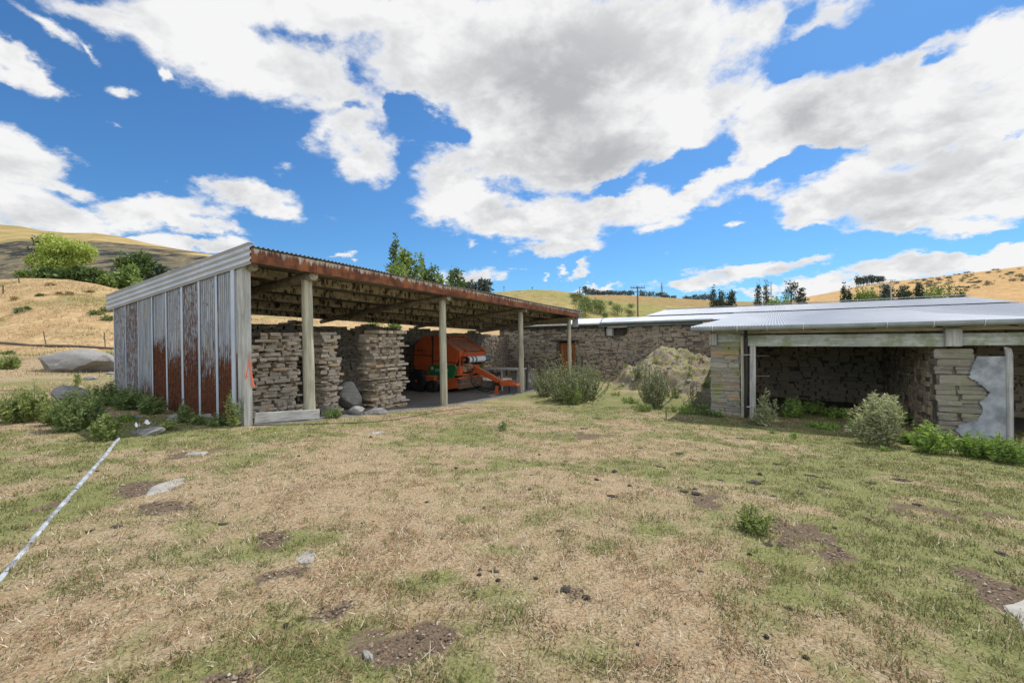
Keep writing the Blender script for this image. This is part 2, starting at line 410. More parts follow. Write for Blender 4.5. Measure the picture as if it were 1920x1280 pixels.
M['tree'] = FOL('tree_leaves', (.05, .085, .025), (.095, .145, .045), (.16, .21, .075))
M['treelight'] = FOL('light_tree_leaves', (.10, .16, .04), (.18, .26, .07), (.28, .36, .12))
M['pine'] = FOL('pine_needles', (.03, .048, .03), (.055, .08, .05), (.09, .115, .075), .1)
M['farpine'] = FOL('far_pine_needles', (.06, .08, .07), (.09, .115, .10), (.13, .155, .135), .1)
M['scrub'] = FOL('scrub_leaves', (.07, .075, .045), (.105, .11, .065), (.15, .155, .09), .1)
M['hillscrub'] = FOL('olive_scrub_leaves', (.08, .115, .035), (.14, .185, .06), (.22, .26, .10), .2)
M['stem'] = material('plant_stems', f_plain, col=(.16, .17, .075), rough=.8)
# ------------------------------------------------------------------ world: sky and clouds
def stereo(px, py):
    d = ray(px, py); d = d/np.linalg.norm(d)
    return np.array((d[0], d[2]))/(1+d[1])
BL = [  # cx, cy, rx, ry, rot(deg, + = falling to the right), weight
 (210, 25, 200, 52, 12, 1), (420, 90, 330, 92, 24, 1.1), (600, 150, 260, 80, 22, 1), (330, 10, 260, 55, 5, 1), (620, 40, 330, 75, 5, 1.1), (850, 90, 300, 150, 0, 1.2), (1060, 150, 420, 200, 0, 1.4),
 (650, 240, 120, 95, 0, .95), (600, 255, 75, 45, 0, .8), (690, 300, 100, 62, -15, .9), (740, 270, 80, 40, 0, .7), (640, 180, 150, 60, 0, 1), (960, 260, 190, 110, 0, 1.2), (1120, 270, 260, 110, -18, 1.3),
 (860, 335, 125, 62, 8, 1), (900, 390, 150, 66, 5, 1.05), (1010, 410, 240, 66, 0, 1.15), (1160, 385, 170, 62, -16, 1.05), (1050, 462, 130, 40, -5, .95), (1010, 475, 80, 25, 0, .8), (1230, 415, 90, 32, -5, .8), (815, 405, 55, 20, -5, .7),
 (1380, 340, 220, 60, -17, 1), (1300, 360, 120, 42, -18, .95), (1300, 200, 180, 80, -15, 1.1), (1180, 60, 340, 120, 0, 1.3), (1430, 40, 190, 62, -12, .9), (1560, 40, 160, 46, -14, .8),
 (1500, 230, 300, 105, -22, 1.25), (1680, 150, 300, 95, -18, 1.15), (1850, 90, 190, 85, -24, 1.1), (1700, 230, 330, 95, -16, 1.25), (1600, 270, 240, 60, -16, 1.1), (1880, 190, 180, 120, 0, 1.1),
 (1800, 300, 300, 72, -14, 1.2), (1640, 350, 220, 62, -8, 1.15), (1540, 385, 130, 55, -5, 1), (1750, 375, 320, 55, -8, 1.2), (1500, 420, 85, 26, 0, .9), (1680, 418, 240, 34, -4, .95), (1830, 430, 130, 26, -6, .9), (1900, 350, 200, 70, -8, 1.1),
 (1380, 512, 190, 30, -8, .95), (1480, 495, 150, 26, -9, .9), (1300, 535, 150, 22, -5, .9), (1570, 465, 80, 16, -8, .7), (1720, 505, 260, 34, -9, 1.05), (1880, 490, 220, 40, -8, 1.1), (1560, 535, 260, 26, -3, 1), (1450, 550, 260, 14, 0, .8),
 (20, 315, 150, 68, 18, 1.05), (70, 345, 130, 34, 8, .95), (60, 400, 220, 60, 10, 1.1), (280, 400, 190, 50, 4, 1.05), (370, 430, 140, 24, 5, .85), (460, 365, 170, 52, 12, 1.05), (370, 335, 90, 26, 12, .8), (545, 390, 80, 34, 5, .8),
 (360, 462, 190, 22, 2, .9), (190, 450, 220, 22, 0, .9), (540, 312, 70, 30, 0, .62), (-80, 400, 220, 120, 0, 1),
 (20, 115, 105, 30, 38, .8), (75, 152, 60, 18, 25, .66), (95, 58, 100, 24, 28, .72), (155, 85, 50, 18, 40, .62), (205, 162, 48, 22, 10, .66), (298, 128, 22, 20, 0, .66), (185, 218, 40, 12, 25, .45),
 (1088, 513, 36, 10, -22, .75), (1046, 512, 22, 12, 0, .75), (885, 460, 24, 18, -20, .6), (1376, 424, 52, 10, -12, .75), (880, 520, 100, 26, -2, .95), (820, 520, 60, 16, 0, .8), (645, 478, 46, 9, -8, .7), (664, 488, 22, 8, 5, .7), (590, 474, 20, 6, 0, .5),
 (1130, 545, 70, 10, 0, .8), (1010, 520, 16, 6, 0, .6), (980, 506, 26, 7, 8, .6), (920, 432, 24, 10, 10, .6), (1390, 400, 16, 6, 0, .55), (1345, 300, 22, 12, -10, .6),
]
NEG = [(765, 212, 46, 34, 20, 1.0), (865, 262, 62, 26, 14, 1.0), (800, 250, 40, 16, 10, .5), (1290, 310, 85, 34, -30, 1.1), (1160, 352, 55, 18, -5, .9), (1490, 112, 90, 24, -32, 1.3), (1690, 70, 90, 40, -25, .9), (1760, 20, 160, 42, -22, 1.0), (1500, 312, 210, 22, -17, 1.5), (1390, 350, 60, 16, -30, .4),
       (1750, 105, 70, 12, -30, .6), (1890, 258, 60, 9, -10, .6), (650, 195, 40, 14, 0, .5), (1530, 68, 60, 16, -20, .6), (1520, 12, 30, 14, -30, .6), (1440, 462, 230, 24, -4, .8), (1870, 455, 170, 16, -10, 1.0), (1420, 240, 40, 16, -20, .35)]
GREY = [(1040, 180, 230, 150, -10, 1), (1120, 300, 150, 70, -18, .9), (1000, 90, 200, 90, 0, .7), (960, 385, 60, 40, 0, .5), (1500, 215, 210, 60, -22, .75), (1600, 260, 150, 45, -18, .6), (1750, 345, 220, 40, -10, .6), (1400, 515, 130, 14, -6, .6), (470, 375, 90, 22, 10, .4), (60, 420, 150, 24, 0, .4), (1660, 395, 180, 22, -6, .5), (1820, 180, 120, 40, -20, .5), (860, 60, 130, 60, 0, .35), (980, 470, 70, 12, 0, .5)]
world = bpy.data.worlds.new('World'); SC.world = world; world.use_nodes = True
N = NT(world.node_tree)
SUN_EL, SUN_AZ = 57, 43     # azimuth measured from +Y towards +X
sky = N.n('ShaderNodeTexSky', sky_type='NISHITA', sun_disc=False, sun_elevation=R_(SUN_EL), sun_rotation=R_(SUN_AZ), altitude=300, air_density=1.0, dust_density=.6, ozone_density=2.2)
tc = N.n('ShaderNodeTexCoord').outputs['Generated']
sx = N.n('ShaderNodeSeparateXYZ', {0: tc}); dx, dy, dz = sx.outputs
den = N.m('MAXIMUM', N.m('ADD', dy, 1.0), .02)
st = N.n('ShaderNodeCombineXYZ', {0: N.m('DIVIDE', dx, den), 1: N.m('DIVIDE', dz, den), 2: 0}).outputs[0]
hz = N.m('ADD', N.m('MULTIPLY', N.m('MAXIMUM', dz, 0), .62), .34)
pl = N.n('ShaderNodeCombineXYZ', {0: N.m('DIVIDE', dx, hz), 1: N.m('DIVIDE', dy, hz), 2: N.m('DIVIDE', N.m('MULTIPLY', dz, 1.5), hz)}).outputs[0]
wob = N.n('ShaderNodeTexNoise', {'Vector': pl, 'Scale': 3.4, 'Detail': 7.0, 'Roughness': .62}).outputs['Color']
stw = N.vm('ADD', st, N.vm('MULTIPLY', N.vm('SUBTRACT', wob, (.5, .5, .5)), (.085, .06, 0)))
def blobs(lst, weighted=True):
    acc = None
    for (cx, cy, rx, ry, rot, wt) in lst:
        c = stereo(cx, cy); a = R_(rot)
        p1 = stereo(cx+rx*math.cos(a), cy+rx*math.sin(a))-c; p2 = stereo(cx-ry*math.sin(a), cy+ry*math.cos(a))-c
        r1 = np.linalg.norm(p1); r2 = np.linalg.norm(p2); ang = math.atan2(p1[1], p1[0])
        mp = N.n('ShaderNodeMapping', {'Vector': stw, 'Location': (c[0], c[1], 0), 'Rotation': (0, 0, ang), 'Scale': (r1*1.25, r2*1.25, 1)}, vector_type='TEXTURE')
        g = N.n('ShaderNodeTexGradient', {'Vector': mp.outputs[0]}, gradient_type='SPHERICAL').outputs['Fac']
        v = N.m('MULTIPLY', g, wt)
        acc = v if acc is None else N.m('SMOOTH_MAX', acc, v, .12)
    return acc
B = blobs(BL); H = blobs(NEG); GR = blobs(GREY)
front = N.map(dy, -.1, .25)
n1 = N.noise(pl, 3.0, 10, .60, .15)
n2 = N.noise(N.vm('ADD', pl, (7.3, 2.1, 0)), 10.0, 8, .64, .1)
# away from the photograph's part of the sky, dense cloud added from the noise to raise the fill light
back = N.map(N.noise(N.vm('ADD', pl, (3, 9, 0)), .55, 4, .5), .36, .6, 0, 1.0)
base = N.m('ADD', N.m('MULTIPLY', B, front), N.m('MULTIPLY', back, N.m('SUBTRACT', 1, front)))
fld = N.m('ADD', N.m('MULTIPLY', base, 1.75), N.m('ADD', N.m('MULTIPLY', N.m('SUBTRACT', n1, .5), 2.3), N.m('MULTIPLY', N.m('SUBTRACT', n2, .5), 1.15)))
fld = N.m('SUBTRACT', fld, N.m('ADD', .62, N.m('MULTIPLY', H, 1.25)))
alpha = N.map(fld, -.12, .46)
thick = N.map(fld, .25, 1.35)
lit = N.noise(N.vm('ADD', pl, (.07, .05, .12)), 3.0, 10, .60, .15)
rel = N.map(N.m('SUBTRACT', lit, n1), -.16, .16)                  # billows turned from or towards the sun
gr = N.m('ADD', N.m('MULTIPLY', GR, .66), N.m('MULTIPLY', N.m('MULTIPLY', N.map(fld, .1, .7), N.m('SUBTRACT', rel, .35)), .75))
gr = N.m('ADD', gr, N.m('MULTIPLY', N.m('SUBTRACT', n2, .5), .3), clamp=True)
CW = 6.75
ccol = N.mix(gr, (CW, CW*1.0, CW*1.005), (CW*.52, CW*.535, CW*.56))
skyc = N.mix(1.0, sky.outputs[0], (.39, .71, .97), 'MULTIPLY')
ccol = N.mix(front, N.mix(gr, (CW*2.35, CW*2.35, CW*2.35), (CW*1.65, CW*1.65, CW*1.65)), ccol)   # unseen clouds behind the camera brightened to fill the shaded sides
colr = N.mix(alpha, skyc, ccol)
bg = N.n('ShaderNodeBackground', {'Color': colr, 'Strength': .1})
wo = N.n('ShaderNodeOutputWorld', {0: bg.outputs[0]})
world.cycles.sampling_method = 'MANUAL'; world.cycles.sample_map_resolution = 512

sl = bpy.data.lights.new('sun', 'SUN'); sl.energy = 3.7; sl.angle = R_(.53); sl.color = (1, .95, .87)
so = bpy.data.objects.new('sun', sl); COL.objects.link(so)
sd = Vector((math.sin(R_(SUN_AZ))*math.cos(R_(SUN_EL)), math.cos(R_(SUN_AZ))*math.cos(R_(SUN_EL)), math.sin(R_(SUN_EL))))
so.rotation_euler = sd.to_track_quat('Z', 'Y').to_euler(); so.location = (20, 20, 40)
SC.view_settings.view_transform = 'Standard'; SC.view_settings.look = 'None'; SC.view_settings.gamma = 1; SC.view_settings.exposure = .45

# ------------------------------------------------------------------ ground cover fields (what grows where; metres on the ground)
SOIL = []   # x, y, rx, ry, rot, strength
def soil(px, py, rpx_x, rpx_y, rot=0, st=1):
    c = gp(px, py); a = gp(px+rpx_x, py); b = gp(px, py-rpx_y)
    SOIL.append((c[0], c[1], np.hypot(*(a-c)[:2]), np.hypot(*(b-c)[:2]), rot, st))
soil(785, 1195, 100, 50, .75, 1.1); soil(560, 1075, 85, 30, .55, .9); soil(640, 1130, 55, 25, .4, .7); soil(320, 948, 55, 18, .5, 1); soil(270, 915, 55, 16, .5, 1); soil(345, 850, 60, 11, .3, .9)
soil(1490, 1000, 75, 34, -.5, .9); soil(1330, 930, 70, 24, -.3, .75); soil(1890, 1115, 60, 45, -.2, 1.1); soil(1545, 1035, 60, 26, 0, .6); soil(500, 1000, 50, 14, .3, .6); soil(1260, 1215, 120, 40, -.4, .6)
soil(450, 1270, 60, 25, 0, .6); soil(1060, 1110, 50, 22, -.3, .6); soil(1110, 815, 60, 8, 0, .6); soil(100, 1170, 60, 20, .3, .5); soil(1730, 950, 120, 16, 0, .5); soil(1650, 895, 120, 10, 0, .45); soil(940, 1200, 70, 26, .3, .45); soil(1420, 790, 80, 8, 0, .5)
LUSH = []
def lush(px, py, rx, ry, st=1, rot=0):
    c = gp(px, py); a = gp(px+rx, py); b = gp(px, py-ry)
    LUSH.append((c[0], c[1], np.hypot(*(a-c)[:2]), np.hypot(*(b-c)[:2]), rot, st))
for a in [(1180, 755, 200, 18, 1.3), (1290, 765, 160, 15, 1.2), (1500, 800, 240, 22, 1.2), (1750, 850, 240, 28, 1.1), (700, 800, 260, 12, .6), (330, 790, 140, 22, 1.2), (100, 830, 150, 40, .7), (60, 960, 130, 90, .9), (330, 1000, 220, 50, .75),
          (640, 1010, 130, 35, .8), (1480, 1080, 130, 45, .8), (1700, 1030, 260, 60, .4), (1250, 1080, 120, 30, .45), (860, 1220, 90, 60, .7), (700, 1240, 200, 60, .55), (180, 1230, 220, 60, .6), (1120, 1250, 120, 50, .5), (1000, 830, 300, 14, .35), (1850, 1100, 120, 90, .35), (900, 780, 120, 8, .6), (470, 880, 120, 30, .3), (1650, 1200, 240, 60, .2), (640, 985, 100, 30, .4)]:
    lush(*a)
def ell(lst, x, y):
    r = np.zeros(np.broadcast(x, y).shape)
    for (cx, cy, rx, ry, rot, st) in lst:
        c, s = math.cos(rot), math.sin(rot)
        a = ((x-cx)*c+(y-cy)*s)/rx; b = (-(x-cx)*s+(y-cy)*c)/ry
        r = np.maximum(r, st*np.clip(1.25-np.sqrt(a*a+b*b)*.9, 0, 1.2))
    return r
def fields(x, y):
    x = np.asarray(x, float); y = np.asarray(y, float)
    na = fbm(x*1.1, y*1.1, 21, 4, .55); nb = fbm(x*4.5, y*4.5, 31, 3, .55); nc = fbm(x*.35, y*.35, 41, 3)
    so_ = ell(SOIL, x, y)
    soilm = sstep(.42, 1.05, so_*1.1+(nb-.5)*1.9+(na-.5)*1.2)
    soilm = np.maximum(soilm, .5*sstep(.70, .86, fbm(x*1.6+5, y*1.6, 51, 4, .6)))
    lu = ell(LUSH, x, y)
    green = np.clip(.50+.42*lu+(na-.5)*1.5+(nb-.5)*1.1+(nc-.5)*1.1, 0, 1)
    # bare worked dirt under the roofs and along the eaves
    t = (x-O2[0])*u2[0]+(y-O2[1])*u2[1]; s = (x-O2[0])*w2[0]+(y-O2[1])*w2[1]
    ed = .25*(nb-.5)+.35*(na-.5)
    shed = sstep(-.5, -.1, s+ed)*sstep(-.15, .1, t+ed*.4)*sstep(17.4, 16.6, t+ed)*sstep(7, 6, s)
    q = (x-F2[0])*e2[0]+(y-F2[1])*e2[1]; b = (x-F2[0])*u2[0]+(y-F2[1])*u2[1]
    inr = sstep(1.3, 2.8, b+ed*3)*sstep(-.6, -.3, q)*sstep(10, 9, b)
    bare = np.maximum(shed, inr)
    near = sstep(34, 22, np.hypot(x, y))
    far_green = green*near+(1-near)*np.clip(green*.45, 0, 1)
    return soilm*(1-bare)*near, bare, far_green, near

# ------------------------------------------------------------------ ground sheet
def axis(lo, a, b, hi, step, grow=1.16):
    l = list(np.arange(a, b, step)); d = step; x = a
    L = []
    while x > lo: d *= grow; x -= d; L.append(x)
    d = step; x = l[-1]; Rr = []
    while x < hi: d *= grow; x += d; Rr.append(x)
    return np.array(L[::-1]+l+Rr)
gx = axis(-3000, -15, 17, 3000, .075); gy = axis(-300, .8, 20, 6000, .075)
X, Y = np.meshgrid(gx, gy); Zg = gz(X, Y)
sm, bare, grn, near = fields(X, Y)
Zg = Zg-.02*sm*(.4+fbm(X*6, Y*6, 5, 2)) + .012*near*(1-sm)*(fbm(X*5.5, Y*5.5, 77, 2)-.5)
nx, ny = len(gx), len(gy)
idx = np.arange(nx*ny).reshape(ny, nx)
quads = np.stack([idx[:-1, :-1], idx[:-1, 1:], idx[1:, 1:], idx[1:, :-1]], -1).reshape(-1, 4)
me = npmesh('ground', np.stack([X, Y, Zg], -1).reshape(-1, 3), quads.ravel(), np.full(len(quads), 4), True)
ca = me.color_attributes.new('cover', 'FLOAT_COLOR', 'POINT')
ca.data.foreach_set('color', np.stack([sm, bare, grn, near], -1).reshape(-1).astype(np.float32))
def f_ground(N, b):
    p = pos(N)
    at_ = N.n('ShaderNodeAttribute', attribute_name='cover'); sp = N.n('ShaderNodeSeparateColor', {0: at_.outputs['Color']})
    so_, ba, gr_ = sp.outputs[0], sp.outputs[1], sp.outputs[2]
    f1 = N.noise(p, 9, 6, .65); f2 = N.noise(p, 55, 5, .65); f3 = N.noise(p, 1.2, 5, .6)
    dry = N.mix(N.map(f2, .32, .66), (.165, .12, .075), (.40, .315, .195))
    dry = N.mix(N.map(f1, .42, .68, 0, .55), dry, (.30, .19, .105))
    dry = N.mix(N.map(N.noise(p, 22, 4, .6), .60, .72, 0, .7), dry, (.52, .45, .33))
    gre = N.mix(N.map(f2, .3, .68), (.095, .10, .038), (.225, .23, .085))
    c = N.mix(N.map(N.m('ADD', gr_, N.m('MULTIPLY', N.m('SUBTRACT', f1, .5), .9)), .2, .95), dry, gre)
    soil_ = N.mix(N.map(f2, .3, .7), (.07, .051, .035), (.19, .138, .094))
    c = N.mix(N.map(N.m('ADD', so_, N.m('MULTIPLY', N.m('SUBTRACT', f2, .5), .9)), .35, .65), c, soil_)
    grav = N.mix(N.map(f2, .35, .68), (.075, .07, .064), (.235, .22, .20))
    grav = N.mix(N.map(f1, .5, .7, 0, .5), grav, (.12, .10, .08))
    c = N.mix(N.map(N.m('ADD', ba, N.m('MULTIPLY', N.m('SUBTRACT', f1, .5), .5)), .4, .62), c, grav)
    h = N.m('ADD', N.m('MULTIPLY', f1, .6), N.m('MULTIPLY', f2, .7))
    return {'Base Color': c, 'Roughness': .95, 'Normal': bump(N, h, .8, .03), 'Specular IOR Level': .15}
M['ground'] = material('dry_pasture', f_ground)
tag(link('ground', me, M['ground']), kind='structure')

# ------------------------------------------------------------------ grass blades (stuff)
def grass():
    n = 900000
    # more blades close to the camera; spread over the wedge of ground in front
    yy = .9+13.5*RNG.random(n)**1.25; xx = (RNG.random(n)*2-1)*(yy*1.28+1.2)
    keep = (xx > -15) & (xx < 16); xx, yy = xx[keep], yy[keep]
    s_, b_, g_, _ = fields(xx, yy)
    cl = fbm(xx*7, yy*7, 61, 2); cl2 = fbm(xx*2.2, yy*2.2, 67, 3)
    pr = np.clip((.25+1.1*sstep(.35, .7, cl)*(.4+cl2))*(1-.96*sstep(.15, .6, s_))*(1-sstep(.2, .6, b_)), 0, 1)
    k = RNG.random(len(xx)) < pr*.82
    xx, yy, g_, cl = xx[k], yy[k], g_[k], cl[k]; n = len(xx)
    zz = gz(xx, yy)-.004
    gn = RNG.random(n) < np.clip(.08+.85*g_**1.1, 0, .8)
    hgt = np.where(gn, .012+.030*RNG.random(n)**1.6, .008+.026*RNG.random(n)**1.8)*(.7+.8*cl)
    dist = np.hypot(xx, yy); wid = (.0016+.0017*RNG.random(n))*(1+dist*.11)
    a = RNG.random(n)*2*np.pi; lean = np.where(gn, .25+.9*RNG.random(n), .7+1.9*RNG.random(n))
    dxy = np.stack([np.cos(a), np.sin(a)], 1); sxy = np.stack([-np.sin(a), np.cos(a)], 1)
    P = np.stack([xx, yy, zz], 1)
    V = np.zeros((n, 3, 3), np.float32)
    V[:, 0] = P; V[:, 0, :2] -= sxy*wid[:, None]
    V[:, 1] = P; V[:, 1, :2] += sxy*wid[:, None]
    V[:, 2] = P; V[:, 2, :2] += dxy*(hgt*lean)[:, None]; V[:, 2, 2] += hgt
    r = RNG.random(n)[:, None]; r2 = RNG.random(n)[:, None]
    dk = fbm(xx*.9, yy*.9, 91, 3)[:, None]+.25*(cl[:, None]-.5)
    dry = np.where(r < .5+(dk-.5)*1.6, np.array((.335, .225, .13))*(.6+.7*r2), np.array((.44, .365, .245))*(.6+.55*r2))
    dry = np.where(r > .88, np.array((.66, .585, .43)), dry)
    gre = np.where(r < .55, np.array((.132, .152, .048)), np.array((.215, .222, .084)))*(.65+.7*r2)
    c = np.where(gn[:, None], gre, dry)
    me = npmesh('grass', V.reshape(-1, 3), np.arange(3*n), np.full(n, 3))
    ca = me.color_attributes.new('col', 'FLOAT_COLOR', 'POINT')
    cc = np.ones((n, 3, 4), np.float32); cc[:, :, :3] = c[:, None, :]
    ca.data.foreach_set('color', cc.ravel())
    def f(N, b):
        c = N.n('ShaderNodeAttribute', attribute_name='col').outputs['Color']
        out = [x for x in N.t.nodes if x.type == 'OUTPUT_MATERIAL'][0]
        tr = N.n('ShaderNodeBsdfTranslucent', {'Color': c}); mx = N.n('ShaderNodeMixShader', {0: .3, 1: b.outputs[0], 2: tr.outputs[0]})
        N.t.links.new(mx.outputs[0], out.inputs[0])
        return {'Base Color': c, 'Roughness': .8, 'Specular IOR Level': .15}
    tag(link('grass', me, material('grass_blades', f)), 'short grazed dry and green grass over the paddock', 'grass', kind='stuff')
grass()

def clods():
    """small crumbs of soil and stone chips lying in the bare patches"""
    n = 15000
    i = RNG.integers(0, len(SOIL), n); S_ = np.array(SOIL)[i]
    r = np.sqrt(RNG.random(n))*1.15; a = RNG.random(n)*2*np.pi
    lx = np.cos(a)*r*S_[:, 2]; ly = np.sin(a)*r*S_[:, 3]; c, s = np.cos(S_[:, 4]), np.sin(S_[:, 4])
    x = S_[:, 0]+lx*c-ly*s; y = S_[:, 1]+lx*s+ly*c
    # loose litter everywhere too
    m = 9000; y2 = 1+12*RNG.random(m)**1.2; x2 = (RNG.random(m)*2-1)*(y2*1.25+1)
    m3 = 5000; t3 = RNG.random(m3)*16; s3 = -.4+5.5*RNG.random(m3); p3 = O2+np.outer(t3, u2)+np.outer(s3, w2)
    x = np.r_[x, x2, p3[:, 0]]; y = np.r_[y, y2, p3[:, 1]]
    sm_, ba_, _, _ = fields(x, y)
    k = (sm_ > .25) | (ba_ > .5) | (RNG.random(len(x)) < .35); x, y = x[k], y[k]; n = len(x)
    z = gz(x, y)-.012
    sz = .002+.010*RNG.random(n)**3.2+.013*(RNG.random(n) < .02)
    base = np.array([(1, 0, 0), (.3, .95, 0), (-.8, .6, 0), (-.8, -.6, 0), (.3, -.95, 0), (.1, .1, .9)])
    V = base[None]*(.65+.6*RNG.random((n, 6, 1)))*sz[:, None, None]*np.array((1, 1, .9))
    V[:, :, 0] += x[:, None]; V[:, :, 1] += y[:, None]; V[:, :, 2] += z[:, None]
    V[:, 5, 2] += sz*.3
    V[:, :5, 2] += .004
    tri = np.array([(0, 1, 5), (1, 2, 5), (2, 3, 5), (3, 4, 5), (4, 0, 5)])
    Fc = (np.arange(n)[:, None, None]*6+tri[None]).reshape(-1)
    me = npmesh('soil_crumbs', V.reshape(-1, 3), Fc, np.full(n*5, 3))
    def f(N, b):
        c = N.ramp(isl(N), [(0, (.06, .043, .03)), (.6, (.16, .12, .085)), (.9, (.25, .20, .15)), (1, (.38, .34, .28))])
        return {'Base Color': c, 'Roughness': .95, 'Specular IOR Level': .1}
    tag(link('soil_crumbs', me, material('soil_crumb', f)), 'crumbs of soil and small stone chips lying on the paddock', 'soil', kind='stuff')
clods()

# ------------------------------------------------------------------ hills
def interp(pts, x):
    p = np.array(pts, float); return np.interp(x, p[:, 0], p[:, 1])
HILLS = {}
def hill(name, sky_pts, Y0, Yc, Y1, z0, mat, nY=60, px0=-1500, px1=3400, dpx=14, prof=1.0, rough=0, rs=.05):
    def zf(x, y, jag=True):
        px = np.clip(960+F*x/y, px0, px1)
        sk = interp(sky_pts, px)
        hor = 638-ROLL*(px-960)
        zc = EYE+(hor-sk)*Yc/F
        t = np.clip((y-Y0)/(Yc-Y0), 0, 1); e0 = (z0-EYE)/Y0; ec = (zc-EYE)/Yc
        k = t*(1-prof)+prof*(1-(1-t)**2)
        z = EYE+(e0+(ec-e0)*k)*np.minimum(y, Yc)                # rises steadily to the crest
        dn = np.clip((y-Yc)/(Y1-Yc), 0, 1); z = z-(zc-z0+6)*dn*dn
        if jag and rough: z = z+rough*(fbm(x*rs, y*rs, 5, 5)-.5)*(np.sin(np.clip(t, 0, 1)*np.pi)**.7*.85+.06*np.clip(t, 0, 1))
        return z
    pxs = np.arange(px0, px1+1, dpx)
    ys = np.r_[np.linspace(Y0, Yc, nY), np.linspace(Yc, Y1, 14)[1:]]
    PX, YY = np.meshgrid(pxs, ys); XX = (PX-960)/F*YY
    ZZ = zf(XX, YY); n1, n0 = XX.shape
    idx = np.arange(n0*n1).reshape(n1, n0)
    q = np.stack([idx[:-1, :-1], idx[:-1, 1:], idx[1:, 1:], idx[1:, :-1]], -1).reshape(-1, 4)
    me = npmesh(name, np.stack([XX, YY, ZZ], -1).reshape(-1, 3), q.ravel(), np.full(len(q), 4), True)
    tag(link(name, me, mat), kind='structure'); HILLS[name] = zf
    return zf
def f_hill(N, b, a, c, d, g, sc=.25, gamt=.6, gth=.52, scrub=None):
    p = pos(N)
    f1 = N.noise(p, sc, 6, .62); f2 = N.noise(p, sc*7, 6, .65); f3 = N.noise(N.vm('ADD', p, (31, 7, 0)), sc*.45, 5, .6)
    f4 = N.noise(p, sc*26, 5, .65); co = N.mix(N.map(N.m('ADD', N.m('MULTIPLY', f2, .55), N.m('MULTIPLY', f4, .45)), .36, .62), a, c)
    co = N.mix(N.map(f1, .5, .68, 0, .6), co, d)
    co = N.mix(N.map(f3, gth, gth+.13, 0, gamt), co, g)
    if scrub:
        n = N.noise(N.vm('MULTIPLY', p, (1, .45, 1)), scrub[0], 7, .68)
        co = N.mix(N.map(n, scrub[1], scrub[1]+.07, 0, .9), co, scrub[2])
    return {'Base Color': co, 'Roughness': 1, 'Normal': bump(N, f2, .6, 1/sc*.06), 'Specular IOR Level': .05}
M['h1'] = material('dry_hill_grass', f_hill, a=(.27, .18, .09), c=(.47, .34, .185), d=(.33, .20, .095), g=(.17, .17, .06), sc=.22, gth=.50)
M['h2'] = material('olive_hill_grass', f_hill, a=(.20, .165, .065), c=(.33, .265, .115), d=(.36, .25, .12), g=(.17, .19, .055), sc=.05)
M['h3'] = material('brown_field', f_hill, a=(.21, .15, .065), c=(.31, .22, .10), d=(.27, .17, .075), g=(.24, .19, .08), sc=.02)
M['h4'] = material('orange_hill_grass', f_hill, a=(.34, .215, .095), c=(.48, .315, .15), d=(.36, .23, .10), g=(.28, .25, .09), sc=.012, gth=.56)
def f_mtn(N, b):
    p = pos(N); s_ = N.n('ShaderNodeSeparateXYZ', {0: p}); el = N.m('DIVIDE', s_.outputs[2], s_.outputs[1])   # rise over run
    bx = N.m('DIVIDE', s_.outputs[0], s_.outputs[1])
    n = N.noise(N.vm('MULTIPLY', p, (.016, .0016, .024)), 1, 8, .68); n2 = N.noise(N.vm('MULTIPLY', p, (.004, .0006, .006)), 1, 6, .6)
    gold = N.mix(N.map(n, .35, .65), (.26, .19, .085), (.40, .295, .135))
    gold = N.mix(N.map(n2, .5, .62, 0, .6), gold, (.20, .19, .07))
    dark = N.mix(N.map(n, .44, .56), (.030, .034, .034), (.13, .115, .075))
    dark = N.mix(N.map(N.noise(N.vm('MULTIPLY', p, (.03, .003, .045)), 1, 7, .72), .54, .62, 0, .85), dark, (.27, .19, .10))
    line = N.m('MINIMUM', N.m('ADD', N.m('MULTIPLY', bx, -.20), .062), .226)            # scrub line climbs to the left
    k = N.m('SUBTRACT', N.m('ADD', line, N.m('MULTIPLY', N.m('SUBTRACT', n2, .5), .075)), el)
    c = N.mix(N.map(k, -.006, .008), gold, dark)
    return {'Base Color': c, 'Roughness': 1, 'Normal': bump(N, n, .8, 8), 'Specular IOR Level': .03}
M['mtn'] = material('scrubby_mountain', f_mtn)
SC.cycles.use_denoising = True; SC.cycles.denoising_prefilter = 'NONE'; SC.cycles.diffuse_bounces = 6
h1 = hill('dry_grass_hill', [(-1500, 470), (-400, 505), (-100, 520), (0, 524), (60, 521), (130, 524), (180, 532), (230, 544), (330, 562), (470, 580), (600, 588), (690, 594), (760, 602), (860, 612), (960, 622), (1100, 632), (1500, 640), (3400, 660)], 25, 62, 110, -1.2, M['h1'], nY=90, dpx=9, prof=.75, rough=.9, rs=.22)
h2 = hill('olive_hill', [(-1500, 560), (400, 580), (700, 574), (830, 562), (900, 552), (950, 546), (1000, 543), (1040, 544), (1085, 551), (1115, 559), (1170, 567), (1260, 573), (1400, 580), (1600, 590), (3400, 620)], 60, 150, 260, -3, M['h2'], nY=60, dpx=9, prof=.6, rough=2.2, rs=.06)
h3 = hill('brown_field', [(-1500, 600), (800, 575), (1000, 562), (1090, 553), (1170, 553), (1240, 557), (1300, 561), (1360, 564), (1450, 567), (1560, 567), (1700, 566), (2000, 566), (3400, 580)], 150, 480, 800, -6, M['h3'], nY=40, prof=.7, rough=3, rs=.01)
h4 = hill('orange_hill', [(-1500, 640), (1200, 620), (1380, 585), (1440, 572), (1500, 559), (1560, 548), (1600, 539), (1650, 531), (1700, 525), (1800, 514), (1860, 507), (1920, 499), (2100, 478), (3400, 420)], 300, 900, 1500, -10, M['h4'], nY=50, prof=.8, rough=9, rs=.012)
